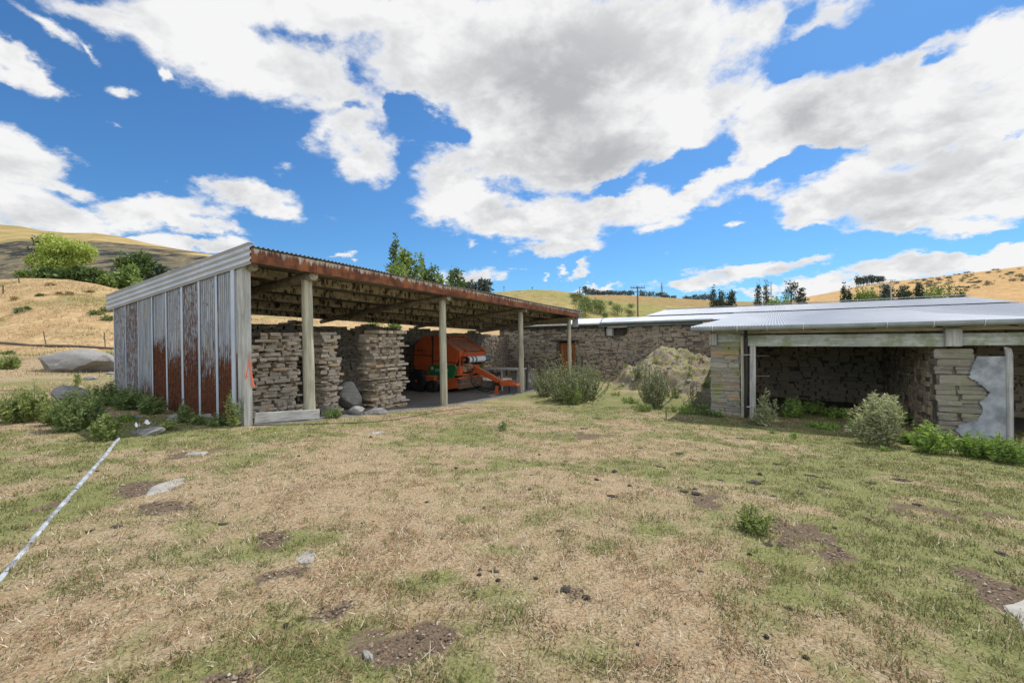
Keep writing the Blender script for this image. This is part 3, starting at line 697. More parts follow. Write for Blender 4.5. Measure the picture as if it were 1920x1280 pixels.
h0 = hill('far_mountain', [(-1500, 330), (-300, 395), (-60, 418), (0, 421), (40, 424), (80, 432), (130, 437), (180, 437), (230, 444), (280, 456), (330, 466), (400, 477), (470, 492), (560, 512), (700, 545), (860, 575), (1100, 620), (3400, 680)], 600, 2200, 3600, -10, M['mtn'], nY=60, prof=.9, rough=40, rs=.003)
# ------------------------------------------------------------------ stonework
def slab(mb, c, a, d, L, D, Hh, rnd, tilt=.03, jit=.07):
    """one flat irregular stone: c centre, a along the wall, d horizontal depth direction"""
    a = np.array(a, float); d = np.array(d, float); z = Z3+a*rnd.uniform(-tilt, tilt)+d*rnd.uniform(-tilt, tilt)
    pts = []
    for k in range(8):
        an = k*math.pi/4; x = math.cos(an); y = math.sin(an)
        m = max(abs(x), abs(y)); x /= m; y /= m
        if abs(abs(x)-abs(y)) < 1e-6: pass
        pts.append((x*(1-rnd.uniform(0, jit*1.6)), y*(1-rnd.uniform(0, jit*1.6))))
    vs = []
    for (h, s) in ((-.5, .955), (-.30, 1.0), (.28, 1.0), (.5, .94)):
        for (x, y) in pts:
            vs.append(np.array(c)+a*x*L/2*(s+rnd.uniform(-.03, .03))+d*y*D/2*(s+rnd.uniform(-.03, .03))+z*Hh*(h+rnd.uniform(-.06, .06)))
    fs = [tuple(range(7, -1, -1)), tuple(range(24, 32))]
    for r in range(3):
        for k in range(8):
            j = (k+1) % 8; fs.append((r*8+k, r*8+j, r*8+8+j, r*8+8+k))
    mb.add(vs, fs)
def wall(mb, fr, q0, q1, z0, z1, b0, depth, seed, Lr=(.2, .55), Hr=(.06, .15), prot=.03, holes=(), topf=None, a=None, d=None):
    """courses of flat stones; fr(q, b, z) gives the point, the face lies at b0 and the stones reach back to b0+depth"""
    rnd = random.Random(seed)
    o = fr(0, 0, 0); a = fr(1, 0, 0)-o; d = fr(0, 1, 0)-o
    cuts_ = [q0]
    while cuts_[-1] < q1-.5: cuts_.append(min(q1, cuts_[-1]+rnd.uniform(.7, 1.7)))
    cuts_[-1] = q1
    for s0_, s1_ in zip(cuts_[:-1], cuts_[1:]):          # courses never run far before they break
        z = z0-rnd.uniform(0, .1)
        while z < z1:
            h = rnd.uniform(Hr[0], Hr[1]) if rnd.random() < .75 else rnd.uniform(Hr[0]*.6, Hr[0]*1.1)
            q = s0_-(rnd.uniform(-.03, .16) if s0_ > q0 else 0); e_ = s1_+(rnd.uniform(-.03, .16) if s1_ < q1 else 0)
            while q < e_-.04:
                L = min(rnd.uniform(*Lr)*(.6+4*h), e_-q)
                c = q+L/2; top = z1 if topf is None else topf(c)
                hh = h*rnd.uniform(.86, 1.08)
                if z+h*.6 < top and not any(x0 < c < x1 and y0 < z+h/2 < y1 for x0, x1, y0, y1 in holes):
                    if h > .1 and rnd.random() < .22:      # two thin stones in place of a thick one
                        for k in (0, 1): slab(mb, fr(c, b0+depth/2+rnd.uniform(-prot, prot), z+h*(.25+.5*k)), a, d, L*rnd.uniform(.93, 1.0), depth, hh*.49, rnd, .05, .11)
                    else:
                        slab(mb, fr(c, b0+depth/2+rnd.uniform(-prot, prot), z+h/2+rnd.uniform(-.01, .01)), a, d, L*rnd.uniform(.94, 1.0), depth, hh, rnd, .06, .12)
                q += L
            z += h*.97
def pillar(name, q0, q1, s0, s1, z0, top, seed, label, Lr, parts=2, cat='pillar', topf=None, Hr=(.03, .105), ragged=.07, group=None):
    rnd = random.Random(seed); mb = MB(); z = z0
    n = 0
    while z < top:
        h = rnd.uniform(*Hr)
        e0 = q0-rnd.uniform(-.6, 1)*ragged; e1 = q1+rnd.uniform(-.6, 1)*ragged
        f0 = s0-rnd.uniform(-.5, 1)*ragged*.8
        rows = max(1, int((s1-f0)/.3))
        for r in range(rows):
            a0 = f0+(s1-f0)*r/rows; a1 = f0+(s1-f0)*(r+1)/rows; q = e0
            while q < e1-.05:
                L = min(rnd.uniform(*Lr)*(.7+4*h), e1-q)
                if e1-q-L < .1: L = e1-q
                c = q+L/2; tt = top if topf is None else topf(c)
                if z+h*.5 < tt:
                    yw = rnd.uniform(-.28, .28); slab(mb, S(c, (a0+a1)/2+rnd.uniform(-.06, .06), z+h/2+rnd.uniform(-.01, .01)), U3*math.cos(yw)+W3*math.sin(yw), W3*math.cos(yw)-U3*math.sin(yw), L*1.0, (a1-a0)*1.06, h*rnd.uniform(.9, 1.04), rnd, .09, .24)
                q += L
        z += h*.96
    o = mb.build(name, M['stone']); tag(o, label, cat, group)
    return o

# ------------------------------------------------------------------ open pole shed
def roofz(t, s): return 3.46-.0245*t-.098*(s+.3)
SHL, SHD = 16.75, 5.75
shed = empty('pole_shed', S(0, 0, 0), 0, 'long open-fronted pole shed with rusty corrugated end wall and sagging iron roof', 'shed')
shed.location = tuple(S(0, 0, 0))
def under(par, o):
    """parent keeping world coordinates"""
    o.parent = par; o.matrix_parent_inverse = Matrix.Translation(-Vector(par.location)) if par.rotation_euler.z == 0 else par.matrix_basis.inverted()
    return o
def put(mb, name, mat, par, smooth=False, label=None, fix=True):
    o = mb.build(name, mat, None, smooth, fix); under(par, o)
    if label: o['label'] = label
    return o
def corrugated(fr, q0, q1, rows, pitch=.076, amp=.009, seg=6, thick=.003):
    """fr(q, k) -> point on row k and up; sine ridges run along the rows"""
    n = int((q1-q0)/pitch*seg); mb = MB(); vs = []
    for k in range(rows):
        for i in range(n+1):
            q = q0+(q1-q0)*i/n; p, nn = fr(q, k); vs.append(p+nn*amp*math.sin(2*math.pi*q/pitch))
    fs = [(k*(n+1)+i, k*(n+1)+i+1, (k+1)*(n+1)+i+1, (k+1)*(n+1)+i) for k in range(rows-1) for i in range(n)]
    mb.add(vs, fs); return mb
# roof iron
ss = [-.42, 1.2, 3.0, 4.6, 6.05]
mb = corrugated(lambda t, k: (S(t, ss[k], roofz(t, ss[k])+.012*math.sin(t*.9+k)), Z3), -.12, SHL+.1, 5, pitch=.10, amp=.016)
put(mb, 'roof', M['galv_old'], shed, True)
# barge flashing: a strip of iron lying along the slope on the end wall
for (t, nm) in ((-.16, 'barge_flashing'), (SHL+.12, 'barge_flashing')):
    mb = MB(); n = 24; vs = []
    for s in (-.46, 6.08):
        for i in range(n+1):
            h = .05-.40*i/n
            vs.append(S(t-(1 if t < 0 else -1)*.018*math.cos(2*math.pi*i/n*3.5), s, roofz(0 if t < 0 else SHL, s)+h+(.0 if s < 0 else .02)))
    mb.add(vs, [(i, i+1, n+1+i+1, n+1+i) for i in range(n)])
    mb.beam(S(t+.03*(1 if t < 0 else -1), -.46, roofz(max(t, 0), -.46)+.05), S(t+.03*(1 if t < 0 else -1), 6.08, roofz(max(t, 0), 6.08)+.07), .12, .012)
    put(mb, nm, M['galv_flash'], shed, True)
# fascia
mb = MB()
cuts = [-.1, 1.35, 6.3, 11.4, SHL+.08]
for i in range(4):
    mb.beam(S(cuts[i]+.004, -.36, roofz(cuts[i], -.36)-.165+.004*i), S(cuts[i+1]-.004, -.36, roofz(cuts[i+1], -.36)-.165-.004*i), .028, .285)
put(mb, 'fascia', M['fascia'], shed)
# purlins
for s in (-.12, .95, 2.1, 3.3, 4.5, 5.7):
    mb = MB()
    for i in range(4):
        a_, b_ = cuts[i], cuts[i+1]; off = .03*(i % 2)
        mb.beam(S(a_+(.0 if i == 0 else -.25), s+off, roofz(a_, s)-.13), S(b_+.2 if i < 3 else b_-.05, s+off, roofz(b_, s)-.13), .05, .21)
    put(mb, 'purlin', M['purlin'], shed)
# rafters on poles
PT = (1.33, 6.12, 11.2, 16.3)
rr = random.Random(4)
for i, t in enumerate(PT):
    r = (.112, .105, .10, .09)[i]
    zf = roofz(t, -.3)-.235-r; zb = 2.30+r-.02*i
    t2 = t+rr.uniform(-.06, .06)
    pts = [S(t+(t2-t)*k+.03*math.sin(k*5+i), -.30+6.0*k, zf+(min(roofz(t, 5.7)-.235-r, zb+.1)-zf)*k+.05*math.sin(math.pi*k)) for k in np.linspace(0, 1, 10)]
    mb = MB(); mb.tube(pts, [r*(1-.04*k+.03*math.sin(k*2.3+i)) for k in range(10)], 14, True, .015)
    put(mb, 'rafter', M['rafter'], shed, True)
    p = S(t, -.05, 0); g = G(p[0], p[1])-.3; top = zf-r*.8
    rp = (.118, .112, .105, .10)[i]
    lean = (-.035, -.012, .0, .01)[i]
    mb = MB(); mb.tube([p+np.array((-lean*(1-k), 0, g+(top-g)*k)) for k in np.linspace(0, 1, 9)], [rp*(1.05-.08*k+.025*math.sin(k*17+i*2)) for k in np.linspace(0, 1, 9)], 16, True, .012)
    put(mb, 'pole', M['pole'], shed, True)
# end rafters against the cladding
for t in (.06, SHL-.1):
    mb = MB(); mb.tube([S(t, -.2, roofz(t, -.2)-.33), S(t, 2.6, roofz(t, 2.6)-.33), S(t, 5.7, roofz(t, 5.7)-.33)], .085, 12); put(mb, 'rafter', M['rafter'], shed, True)
# corner post of sawn timber
mb = MB(); mb.obox(S(-.02, .02, 1.45), U3, W3, Z3+U3*.0, .085, .10, 1.72, .008)
put(mb, 'corner_post', M['timber'], shed)
mb = MB(); mb.obox(S(-.125, .22, 1.45), U3, W3, Z3, .012, .06, 1.66)
put(mb, 'cover_strip', M['strip'], shed)
# end-wall sheets and the pale cover strips between them; sheet 0 is next to the corner post
NS = 8; w0 = .125; sw = (5.78-w0)/NS
RUST = [(.95, 1.72, .2), (.55, 2.05, .5), (.75, 2.65, 1.0), (.98, 1.72, .5), (1.35, 1.95, .25), (.10, 1.0, .3), (-.9, .2, 1.1), (-.4, .45, .75)]
for i in range(NS):
    s0 = w0+sw*i; s1 = s0+sw
    def fr(s, k, s0=s0):
        p0 = S(-.10, s, 0); g = G(p0[0], p0[1])
        z = (g-.04+.05*math.sin(s*7.0), 1.2, roofz(0, s)-.12)[k]
        return S(-.10-.004*(i % 2)-.01*k*0, s, z), -U3
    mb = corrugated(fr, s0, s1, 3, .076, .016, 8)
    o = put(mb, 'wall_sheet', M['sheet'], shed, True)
    lo, hi, sp = RUST[i]
    o['rust_lo'], o['rust_hi'], o['speck'] = float(lo), float(hi), float(sp)
    if i == 6: o['rust_lo'], o['rust_hi'] = -3.0, -1.0
    if i == 1: o['label'] = 'wall sheet rusted from knee height up to the middle'
    if i == 2: o['label'] = 'wall sheet flecked with rust almost to the roof'
for i in range(NS):
    s = w0+sw*i+(sw if i else sw); p = S(-.1, s, 0); g = G(p[0], p[1])
    if i == NS-1: s -= .03
    wd = (.085, .075, .085, .06, .045, .03, .02, .04)[i]
    zt = roofz(0, s)-.14
    mb = MB(); tl = (.01, -.012, .004, .01, -.006, .004, 0, 0)[i]
    lowz = g-.03 if i != 0 else g+.06
    mb.obox(S(-.122, s+tl, (lowz+zt)/2), U3, W3, Z3+W3*tl*.4, .005, wd*.48, (zt-lowz)/2)
    put(mb, 'cover_strip', M['strip'], shed)
# purlin rail behind the end wall + kick board across the first bay
mb = MB()
for z in (.5, 1.6): mb.beam(S(-.04, .1, z), S(-.04, 5.7, z), .08, .08)
put(mb, 'wall_rail', M['rafter'], shed)
mb = MB(); mb.beam(S(.075, -.135, .12), S(1.5, -.2, .00), .03, .21, bev=.008); put(mb, 'kick_board', M['timber_h'], shed)
# far end wall, upper cladding only (the lower part is open above the low stone wall)
mb = corrugated(lambda s, k: (S(SHL+.05, s, (2.42, roofz(SHL, s)-.05)[k]), U3), .15, 3.3, 2, .076, .009, 4)
put(mb, 'far_wall_cladding', M['galv_old'], shed, True)
mb = MB(); mb.obox(S(SHL+.1, -.16, 2.62), U3, W3, Z3, .02, .16, .36); put(mb, 'end_flashing', M['galv_flash'], shed)
# red twine looped on a nail of the corner post
mb = MB()
q = lambda a, b, z: S(-.02+a, -.10+b, z)
mb.tube([q(.02, -.005, 1.32), q(.0, -.02, 1.22), q(-.03, -.02, 1.12), q(-.05, -.018, 1.0), q(-.045, -.02, .92)], [.006, .006, .007, .010, .014], 6)
mb.tube([q(.02, -.005, 1.32), q(.03, -.02, 1.18), q(.045, -.02, 1.0), q(.06, -.03, .82), q(.08, -.035, .74)], [.006, .007, .012, .018, .022], 6)
mb.tube([q(.02, -.005, 1.46), q(.018, -.01, 1.38), q(.02, -.005, 1.32)], .006, 6)
tag(mb.build('baling_twine', M['twine'], None, True), 'red-orange baling twine hanging on the grey corner post', 'twine')

# low stone wall along the back of the shed
back = empty('stone_wall', S(8, 5.7, -.4), 0, 'long low dry-stone wall closing the back of the pole shed', 'wall')
def BW(q, b, z): return S(q, 5.35+b, z)
mb = MB(); tops = lambda q: 2.32-.012*q+.07*math.sin(q*1.7)+.05*math.sin(q*4.1)-(.26 if 7.0 < q < 7.5 else 0)-(.25 if q > 18.2 else 0)-(.12 if q > 12 else 0)
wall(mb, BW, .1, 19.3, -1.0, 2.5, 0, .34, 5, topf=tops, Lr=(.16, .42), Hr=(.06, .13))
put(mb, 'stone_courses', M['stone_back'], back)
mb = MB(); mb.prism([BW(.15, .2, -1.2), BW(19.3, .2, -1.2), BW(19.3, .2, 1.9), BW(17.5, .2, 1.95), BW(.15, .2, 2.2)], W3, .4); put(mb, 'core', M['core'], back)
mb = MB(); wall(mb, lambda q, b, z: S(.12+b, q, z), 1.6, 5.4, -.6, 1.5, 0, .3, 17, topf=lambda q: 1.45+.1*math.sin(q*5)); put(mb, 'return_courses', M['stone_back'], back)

pillar('stone_pillar', .42, 1.75, .85, 1.7, -.35, 1.86, 21, 'broad broken stone stub nearest the corner post behind the first pole', (.14, .42), topf=lambda q: 1.35+.5*sstep(.4, .95, q), ragged=.14, group='dry-stone pillars in the shed')
pillar('stone_pillar', 2.36, 2.80, .72, 2.0, -.45, 1.84, 22, 'narrow dry-stone pillar just right of the first shed pole', (.12, .34), ragged=.12, group='dry-stone pillars in the shed')
pillar('stone_pillar', 3.98, 5.2, .72, 1.25, -.6, 1.97, 23, 'wide ragged dry-stone pillar standing alone left of the orange baler', (.12, .38), ragged=.17, group='dry-stone pillars in the shed')

# ------------------------------------------------------------------ long stone wing
barn = empty('stone_barn', MW(6, 0, -.5), 0, 'long low schist barn with silvery corrugated roof behind the soil mound', 'barn')
mb = MB()
holes = [(3.52, 4.82, -1, 1.55), (6.5, 7.75, 1.78, 2.6)]
wall(mb, MW, -.02, 12.4, -1.0, 2.30, 0, .36, 8, Lr=(.2, .48), Hr=(.07, .17), prot=.04, holes=holes, topf=lambda q: 2.30-(.28 if 6.2 < q < 8 else 0)*(1-abs(q-7.1)/.9)+.05*math.sin(q*3))
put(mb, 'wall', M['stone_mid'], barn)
mb = MB()
for (qa, qb, za, zb) in ((-.3, 3.52, -1.3, 2.3), (3.52, 4.82, 1.56, 2.3), (4.82, 6.5, -1.3, 2.3), (6.5, 7.75, -1.3, 1.78), (7.75, 13.5, -1.3, 2.3)): mb.prism([MW(qa, .035, za), MW(qb, .035, za), MW(qb, .035, zb), MW(qa, .035, zb)], U3, .5)
mb.prism([MW(-.3, .6, -1.3), MW(13.5, .6, -1.3), MW(13.5, .6, 2.25), MW(-.3, .6, 2.25)], U3, .1); put(mb, 'wall_core', M['core'], barn)
mb = MB(); mb.prism([MW(-.3, .6, -1.3), MW(-.3, 10.9, -1.3), MW(-.3, 10.9, 2.9), MW(-.3, .6, 2.3)], -E3, .4); put(mb, 'end_wall', M['stone_mid'], barn)
# door
dr = MB()
for k in range(5):
    qa = 3.80+.19*k; dr.obox(MW(qa+.092, .10+.004*(k % 2), .42), E3, U3, Z3, .090, .02, 1.0, .004)
dob = put(dr, 'door', M['door'], barn)
mb = MB(); mb.obox(MW(3.68, .08, .5), E3, U3, Z3, .07, .05, 1.0); mb.obox(MW(4.80, .1, .5), E3, U3, Z3, .04, .05, 1.0); put(mb, 'door_frame', M['barnwood'], barn)
mb = MB(); mb.obox(MW(4.1, -.02, 1.56), E3, U3, Z3, .85, .09, .035, .01); put(mb, 'door_lintel', M['barnwood'], barn)
mb = MB(); mb.obox(MW(6.85, -.06, 1.98), E3, U3, Z3, .17, .14, .20, .01); put(mb, 'beam_end', M['timber'], barn)
# eaves
mb = MB(); mb.beam(MW(-1.2, -.1, 2.33), MW(6.2, -.1, 2.34), .06, .16); put(mb, 'eaves_board', M['barnwood'], barn)
mb = MB(); mb.beam(MW(6.22, -.13, 2.35), MW(11.6, -.13, 2.38), .05, .16); put(mb, 'fascia', M['gutter'], barn)
mb = MB(); mb.tube([MW(-1.3, -.42, 2.42), MW(6.4, -.42, 2.43)], .045, 10); put(mb, 'gutter', M['gutter'], barn, True)
mb = MB(); mb.tube([MW(6.4, -.46, 2.47), MW(12.1, -.46, 2.49)], .062, 10); put(mb, 'gutter', M['gutter'], barn, True)
mb = MB(); mb.tube([MW(6.45, -.44, 2.5), MW(6.48, -.40, 2.66), MW(6.5, -.2, 2.74)], .02, 6); put(mb, 'gutter_bracket', M['black'], barn)
def zM(b): return 2.50+(b+.35)*.094
bs = [-.40, 2.3, 5.02]
mb = corrugated(lambda q, k: (MW(q, bs[k], zM(bs[k])+.006*q/10), Z3), -1.3, 12.62, 3, .076, .011, 6)
put(mb, 'lower_roof', M['galv'], barn, True)
bu = [4.95, 8, 11.0]
mb = corrugated(lambda q, k: (MW(q, bu[k], 3.075+(bu[k]-5)*.114+.005*q/10), Z3), 7.62, 24.3, 3, .076, .011, 6)
put(mb, 'upper_roof', M['galv'], barn, True)
mb = corrugated(lambda q, k: (MW(q, (11.0, 16.5)[k], (3.76, 2.9)[k]+.005*q/10), Z3), 7.62, 24.3, 2, .076, .011, 4)
put(mb, 'rear_roof', M['galv'], barn, True)
mb = MB()
mb.beam(MW(7.58, 11, 3.80), MW(24.3, 11, 3.89), .34, .02); put(mb, 'ridge_cap', M['galv_flash'], barn)
for q in (7.66, 24.25):
    mb = MB(); mb.prism([MW(q, 5.05, 2.2), MW(q, 16, 2.2), MW(q, 16, 2.92), MW(q, 11, 3.70), MW(q, 5.05, 3.02)], E3, .04); put(mb, 'gable_cladding', M['galv_flash'], barn)
mb = MB(); mb.prism([MW(-.3, 16, -1.3), MW(27, 16, -1.3), MW(27, 16, 2.8), MW(-.3, 16, 2.8)], U3, .4); put(mb, 'rear_wall', M['stone_mid'], barn)

# ------------------------------------------------------------------ open cattle shed
cs = empty('cattle_shed', RB(0, 0, -.6), 0, 'low open-fronted stone cattle shed with grey lintels and black downpipe', 'shed')
QR = 13.5
def zR(b): return 1.90+(b+.35)*.0583
# front piers
mb = MB(); wall(mb, RB, -1.0, -.2, -1.1, 1.47, .02, .5, 31, Lr=(.3, .8), Hr=(.06, .15), prot=.018)
mb.obox(RB(-.6, .30, .1), E3, U3, Z3, .37, .225, 1.2)
mb.obox(RB(-.6, .28, 1.41), E3, U3, Z3, .42, .25, .08, .02)
put(mb, 'pier', M['stone_moss'], cs)
rnd = random.Random(9)
mb = MB()
quo = [(1.28, 1.06, 3.82, 4.55), (1.05, .90, 3.84, 4.78), (.88, .70, 3.83, 4.18), (.87, .71, 4.2, 4.72), (.68, .46, 3.83, 4.80), (.44, .22, 3.83, 4.22), (.43, .25, 4.22, 4.75), (.24, .04, 4.25, 5.02), (.20, -.02, 3.84, 4.28), (.02, -.17, 3.84, 4.72), (-.19, -.36, 3.86, 4.25), (-.19, -.36, 4.27, 4.90), (-.38, -.58, 3.85, 4.80), (-.60, -.8, 3.85, 4.45), (-.6, -.8, 4.45, 4.9), (-.82, -1.1, 3.85, 4.8)]
for (zt, zb, qa, qb) in quo:
    nl = 2 if zt-zb > .16 and rnd.random() < .75 else 1
    for k in range(nl): slab(mb, RB((qa+qb)/2+rnd.uniform(-.02, .02), .22+rnd.uniform(-.02, .02), zb+(zt-zb)*(k+.5)/nl), E3, U3, qb-qa+rnd.uniform(-.05, .03), .46, (zt-zb)*1.06/nl, rnd, .025, .1)
put(mb, 'pier', M['stone_pier'], cs)
# rendered patch on the pier: ragged edge against the bare stones
edge = [(1832, 668), (1828, 676), (1822, 690), (1816, 706), (1828, 714), (1843, 724), (1857, 736), (1846, 746), (1836, 752), (1842, 762), (1842, 774), (1830, 786), (1812, 792), (1798, 796), (1792, 806), (1800, 815), (1812, 832), (1830, 850)]
ed2 = []
for i in range(len(edge)-1):
    for k in (0, .25, .5, .75): ed2.append((edge[i][0]+(edge[i+1][0]-edge[i][0])*k+rnd.uniform(-2.5, 2.5), edge[i][1]+(edge[i+1][1]-edge[i][1])*k+rnd.uniform(-1.2, 1.2)))
poly = [RB(rpx(*p)[0], 0, rpx(*p)[1]) for p in ed2]+[RB(5.02, 0, -1.1), RB(5.02, 0, 1.12)]
mb = MB(); mb.prism([p-U3*.035 for p in poly], U3, .1); put(mb, 'render_patch', M['plaster'], cs)
mb = MB(); mb.box(0, 0, 0, 0, 0, 0) if False else None
mb.prism([RB(3.88, .06, -1.1), RB(5.0, .06, -1.1), RB(5.0, .06, 1.1), RB(4.5, .06, 1.1), RB(4.5, .06, 1.25), RB(3.88, .06, 1.25)], U3, .3); put(mb, 'pier_core', M['core'], cs)
mb = MB(); mb.tube([RB(5.06, -.02, -1.0), RB(5.06, -.02, 1.16), RB(5.05, .0, 1.27), RB(5.02, .05, 1.31)], [.062, .062, .058, .03], 10); put(mb, 'rounded_post', M['timber'], cs, True)
# inside walls
mb = MB(); wall(mb, RB, -.3, 3.95, -1.2, 2.2, 6.0, .34, 33, Lr=(.22, .5), Hr=(.08, .18)); wall(mb, RB, 3.9, QR, -1.2, 2.2, 5.5, .34, 34, Lr=(.22, .5), Hr=(.08, .18))
put(mb, 'back_wall', M['stone_in'], cs)
mb = MB(); mb.prism([RB(-1.2, 6.045, -1.4), RB(4.1, 6.045, -1.4), RB(4.1, 6.045, 2.2), RB(-1.2, 6.045, 2.2)], U3, .3); mb.prism([RB(4.12, 5.545, -1.4), RB(QR, 5.545, -1.4), RB(QR, 5.545, 2.2), RB(4.12, 5.545, 2.2)], U3, .3); put(mb, 'back_wall_core', M['core'], cs)
mb = MB(); wall(mb, lambda q, b, z: RB(3.82+b, q, z), .45, 6.0, -1.2, 1.75, 0, .34, 35, Lr=(.2, .55), Hr=(.08, .18))
put(mb, 'cross_wall', M['stone_in'], cs)
mb = MB(); mb.prism([RB(3.86, .5, -1.3), RB(3.86, 6.1, -1.3), RB(3.86, 6.1, 1.95), RB(3.86, .5, 1.62)], E3, .3); put(mb, 'cross_wall_core', M['core'], cs)
mb = MB(); wall(mb, lambda q, b, z: RB(-1.0+b, q, z), .4, 10.2, -1.3, 1.85, 0, .36, 36, topf=lambda q: 1.78+q*.055, Lr=(.25, .6), Hr=(.1, .2))
mb.prism([RB(-.75, .53, -1.3), RB(-.75, 10.3, -1.3), RB(-.75, 10.3, 2.3), RB(-.75, .5, 1.75)], E3, .45)
put(mb, 'end_wall', M['stone_mid'], cs)
mb = MB(); mb.prism([RB(QR-.2, .0, -1.3), RB(QR-.2, 15, -1.3), RB(QR-.2, 15, 2.7), RB(QR-.2, 0, 1.8)], E3, .4); put(mb, 'far_end_wall', M['stone_mid'], cs)
# timbers on the front
mb = MB(); mb.beam(RB(-.98, .06, 1.765), RB(QR, .06, 1.785), .10, .13); put(mb, 'wall_plate', M['plate'], cs)
mb = MB(); mb.beam(RB(-.15, .04, 1.515), RB(4.03, .02, 1.49), .16, .31, bev=.012); put(mb, 'lintel', M['lintel'], cs)
mb = MB(); mb.beam(RB(4.25, .05, 1.50), RB(QR, .05, 1.52), .16, .28, bev=.012); put(mb, 'lintel', M['lintel'], cs)
mb = MB(); mb.beam(RB(-.78, .03, 1.60), RB(-.19, .03, 1.60), .1, .245, bev=.008); put(mb, 'lintel', M['lintel'], cs)
mb = MB(); mb.obox(RB(-.89, -.01, 1.56), E3, U3, Z3, .10, .1, .135+.03, .008); put(mb, 'beam_end', M['timber'], cs)
mb = MB(); mb.obox(RB(4.14, -.04, 1.545), E3, U3, Z3, .145, .11, .20, .01); put(mb, 'beam_end', M['timber'], cs)
mb = MB(); mb.obox(RB(-.155, .0, .4), E3, U3, Z3, .04, .06, 1.27, .006); put(mb, 'post', M['pole'], cs)
mb = MB(); mb.obox(RB(.09, .02, .32), E3, U3, Z3+E3*.012, .075, .07, 1.04, .008); put(mb, 'post', M['timber'], cs)
mb = MB(); mb.beam(RB(.0, .35, 1.86), RB(3.6, .5, 1.72), .03, .16); put(mb, 'loose_board', M['plate'], cs)
mb = MB()
for z in (1.10, .55):
    mb = MB(); mb.tube([RB(.12, -.02, z), RB(.5, .06, z+.002)], .007, 6); put(mb, 'hinge_pin', M['steel'], cs)
pass
# gutter, brackets and downpipe
def gut(q): return RB(q, -.44, 1.855+.0035*q)
mb = MB(); prof = [(-.07, .05), (-.068, -.01), (-.045, -.05), (0, -.065), (.045, -.05), (.062, -.01), (.062, .03)]
vs = []
for q in (-1.42, QR+.3):
    c = gut(q)
    for (a, h) in prof: vs.append(c+U3*a+Z3*h)
    for (a, h) in prof[::-1]: vs.append(c+U3*a*.9+Z3*(h+.006))
n = len(prof)*2
mb.add(vs, [(i, (i+1) % n, n+(i+1) % n, n+i) for i in range(n)]+[tuple(range(n)), tuple(range(n, 2*n))])
put(mb, 'gutter', M['gutter'], cs)
for q in (-.85, -.25, .45, 1.25, 2.9, 3.72, 4.55, 5.3, 6.2):
    mb = MB(); c = gut(q)
    mb.tube([c+U3*.02-Z3*.085, c-U3*.05-Z3*.06, c-U3*.083-Z3*.0, c-U3*.078+Z3*.06, c+U3*.05+Z3*.085], .009, 5); put(mb, 'gutter_bracket', M['bracket'], cs)
mb = MB(); g = G(*RB(-.05, -.12, 0)[:2])
mb.tube([RB(-.04, -.42, 1.81), RB(-.05, -.36, 1.72), RB(-.06, -.16, 1.62), RB(-.055, -.13, 1.4), RB(-.05, -.13, .6), RB(-.07, -.14, .0), RB(-.075, -.16, g-.05)], .046, 12)
dp = put(mb, 'downpipe', M['black'], cs, True)
for z in (1.13, -.28):
    mb = MB(); mb.tube([RB(-.17, -.06, z), RB(-.10, -.16, z), RB(-.06, -.185, z), RB(-.015, -.16, z), RB(.04, -.06, z)], .011, 5); o = mb.build('clip', M['bracket'], None); o.parent = dp; o.matrix_parent_inverse = (Matrix.Translation(-Vector(cs.location))).copy() if False else dp.matrix_world.inverted()
# roof and rafters
br = [-.46, 3, 7, 11, 15.5]
def zRr(b): return zR(b) if b < 10.4 else 2.52+(b-10.39+.35)*.094*.98
mb = corrugated(lambda q, k: (RB(q, br[k], zRr(br[k])+.02), Z3), -1.45, QR+.3, 5, .076, .012, 6)
put(mb, 'roof', M['galv'], cs, True)
for q in np.arange(-.9, QR, 1.2):
    mb = MB(); mb.beam(RB(q, -.3, zR(-.3)-.075), RB(q, 6.2, zR(6.2)-.075), .05, .12); put(mb, 'rafter', M['barnwood'], cs)

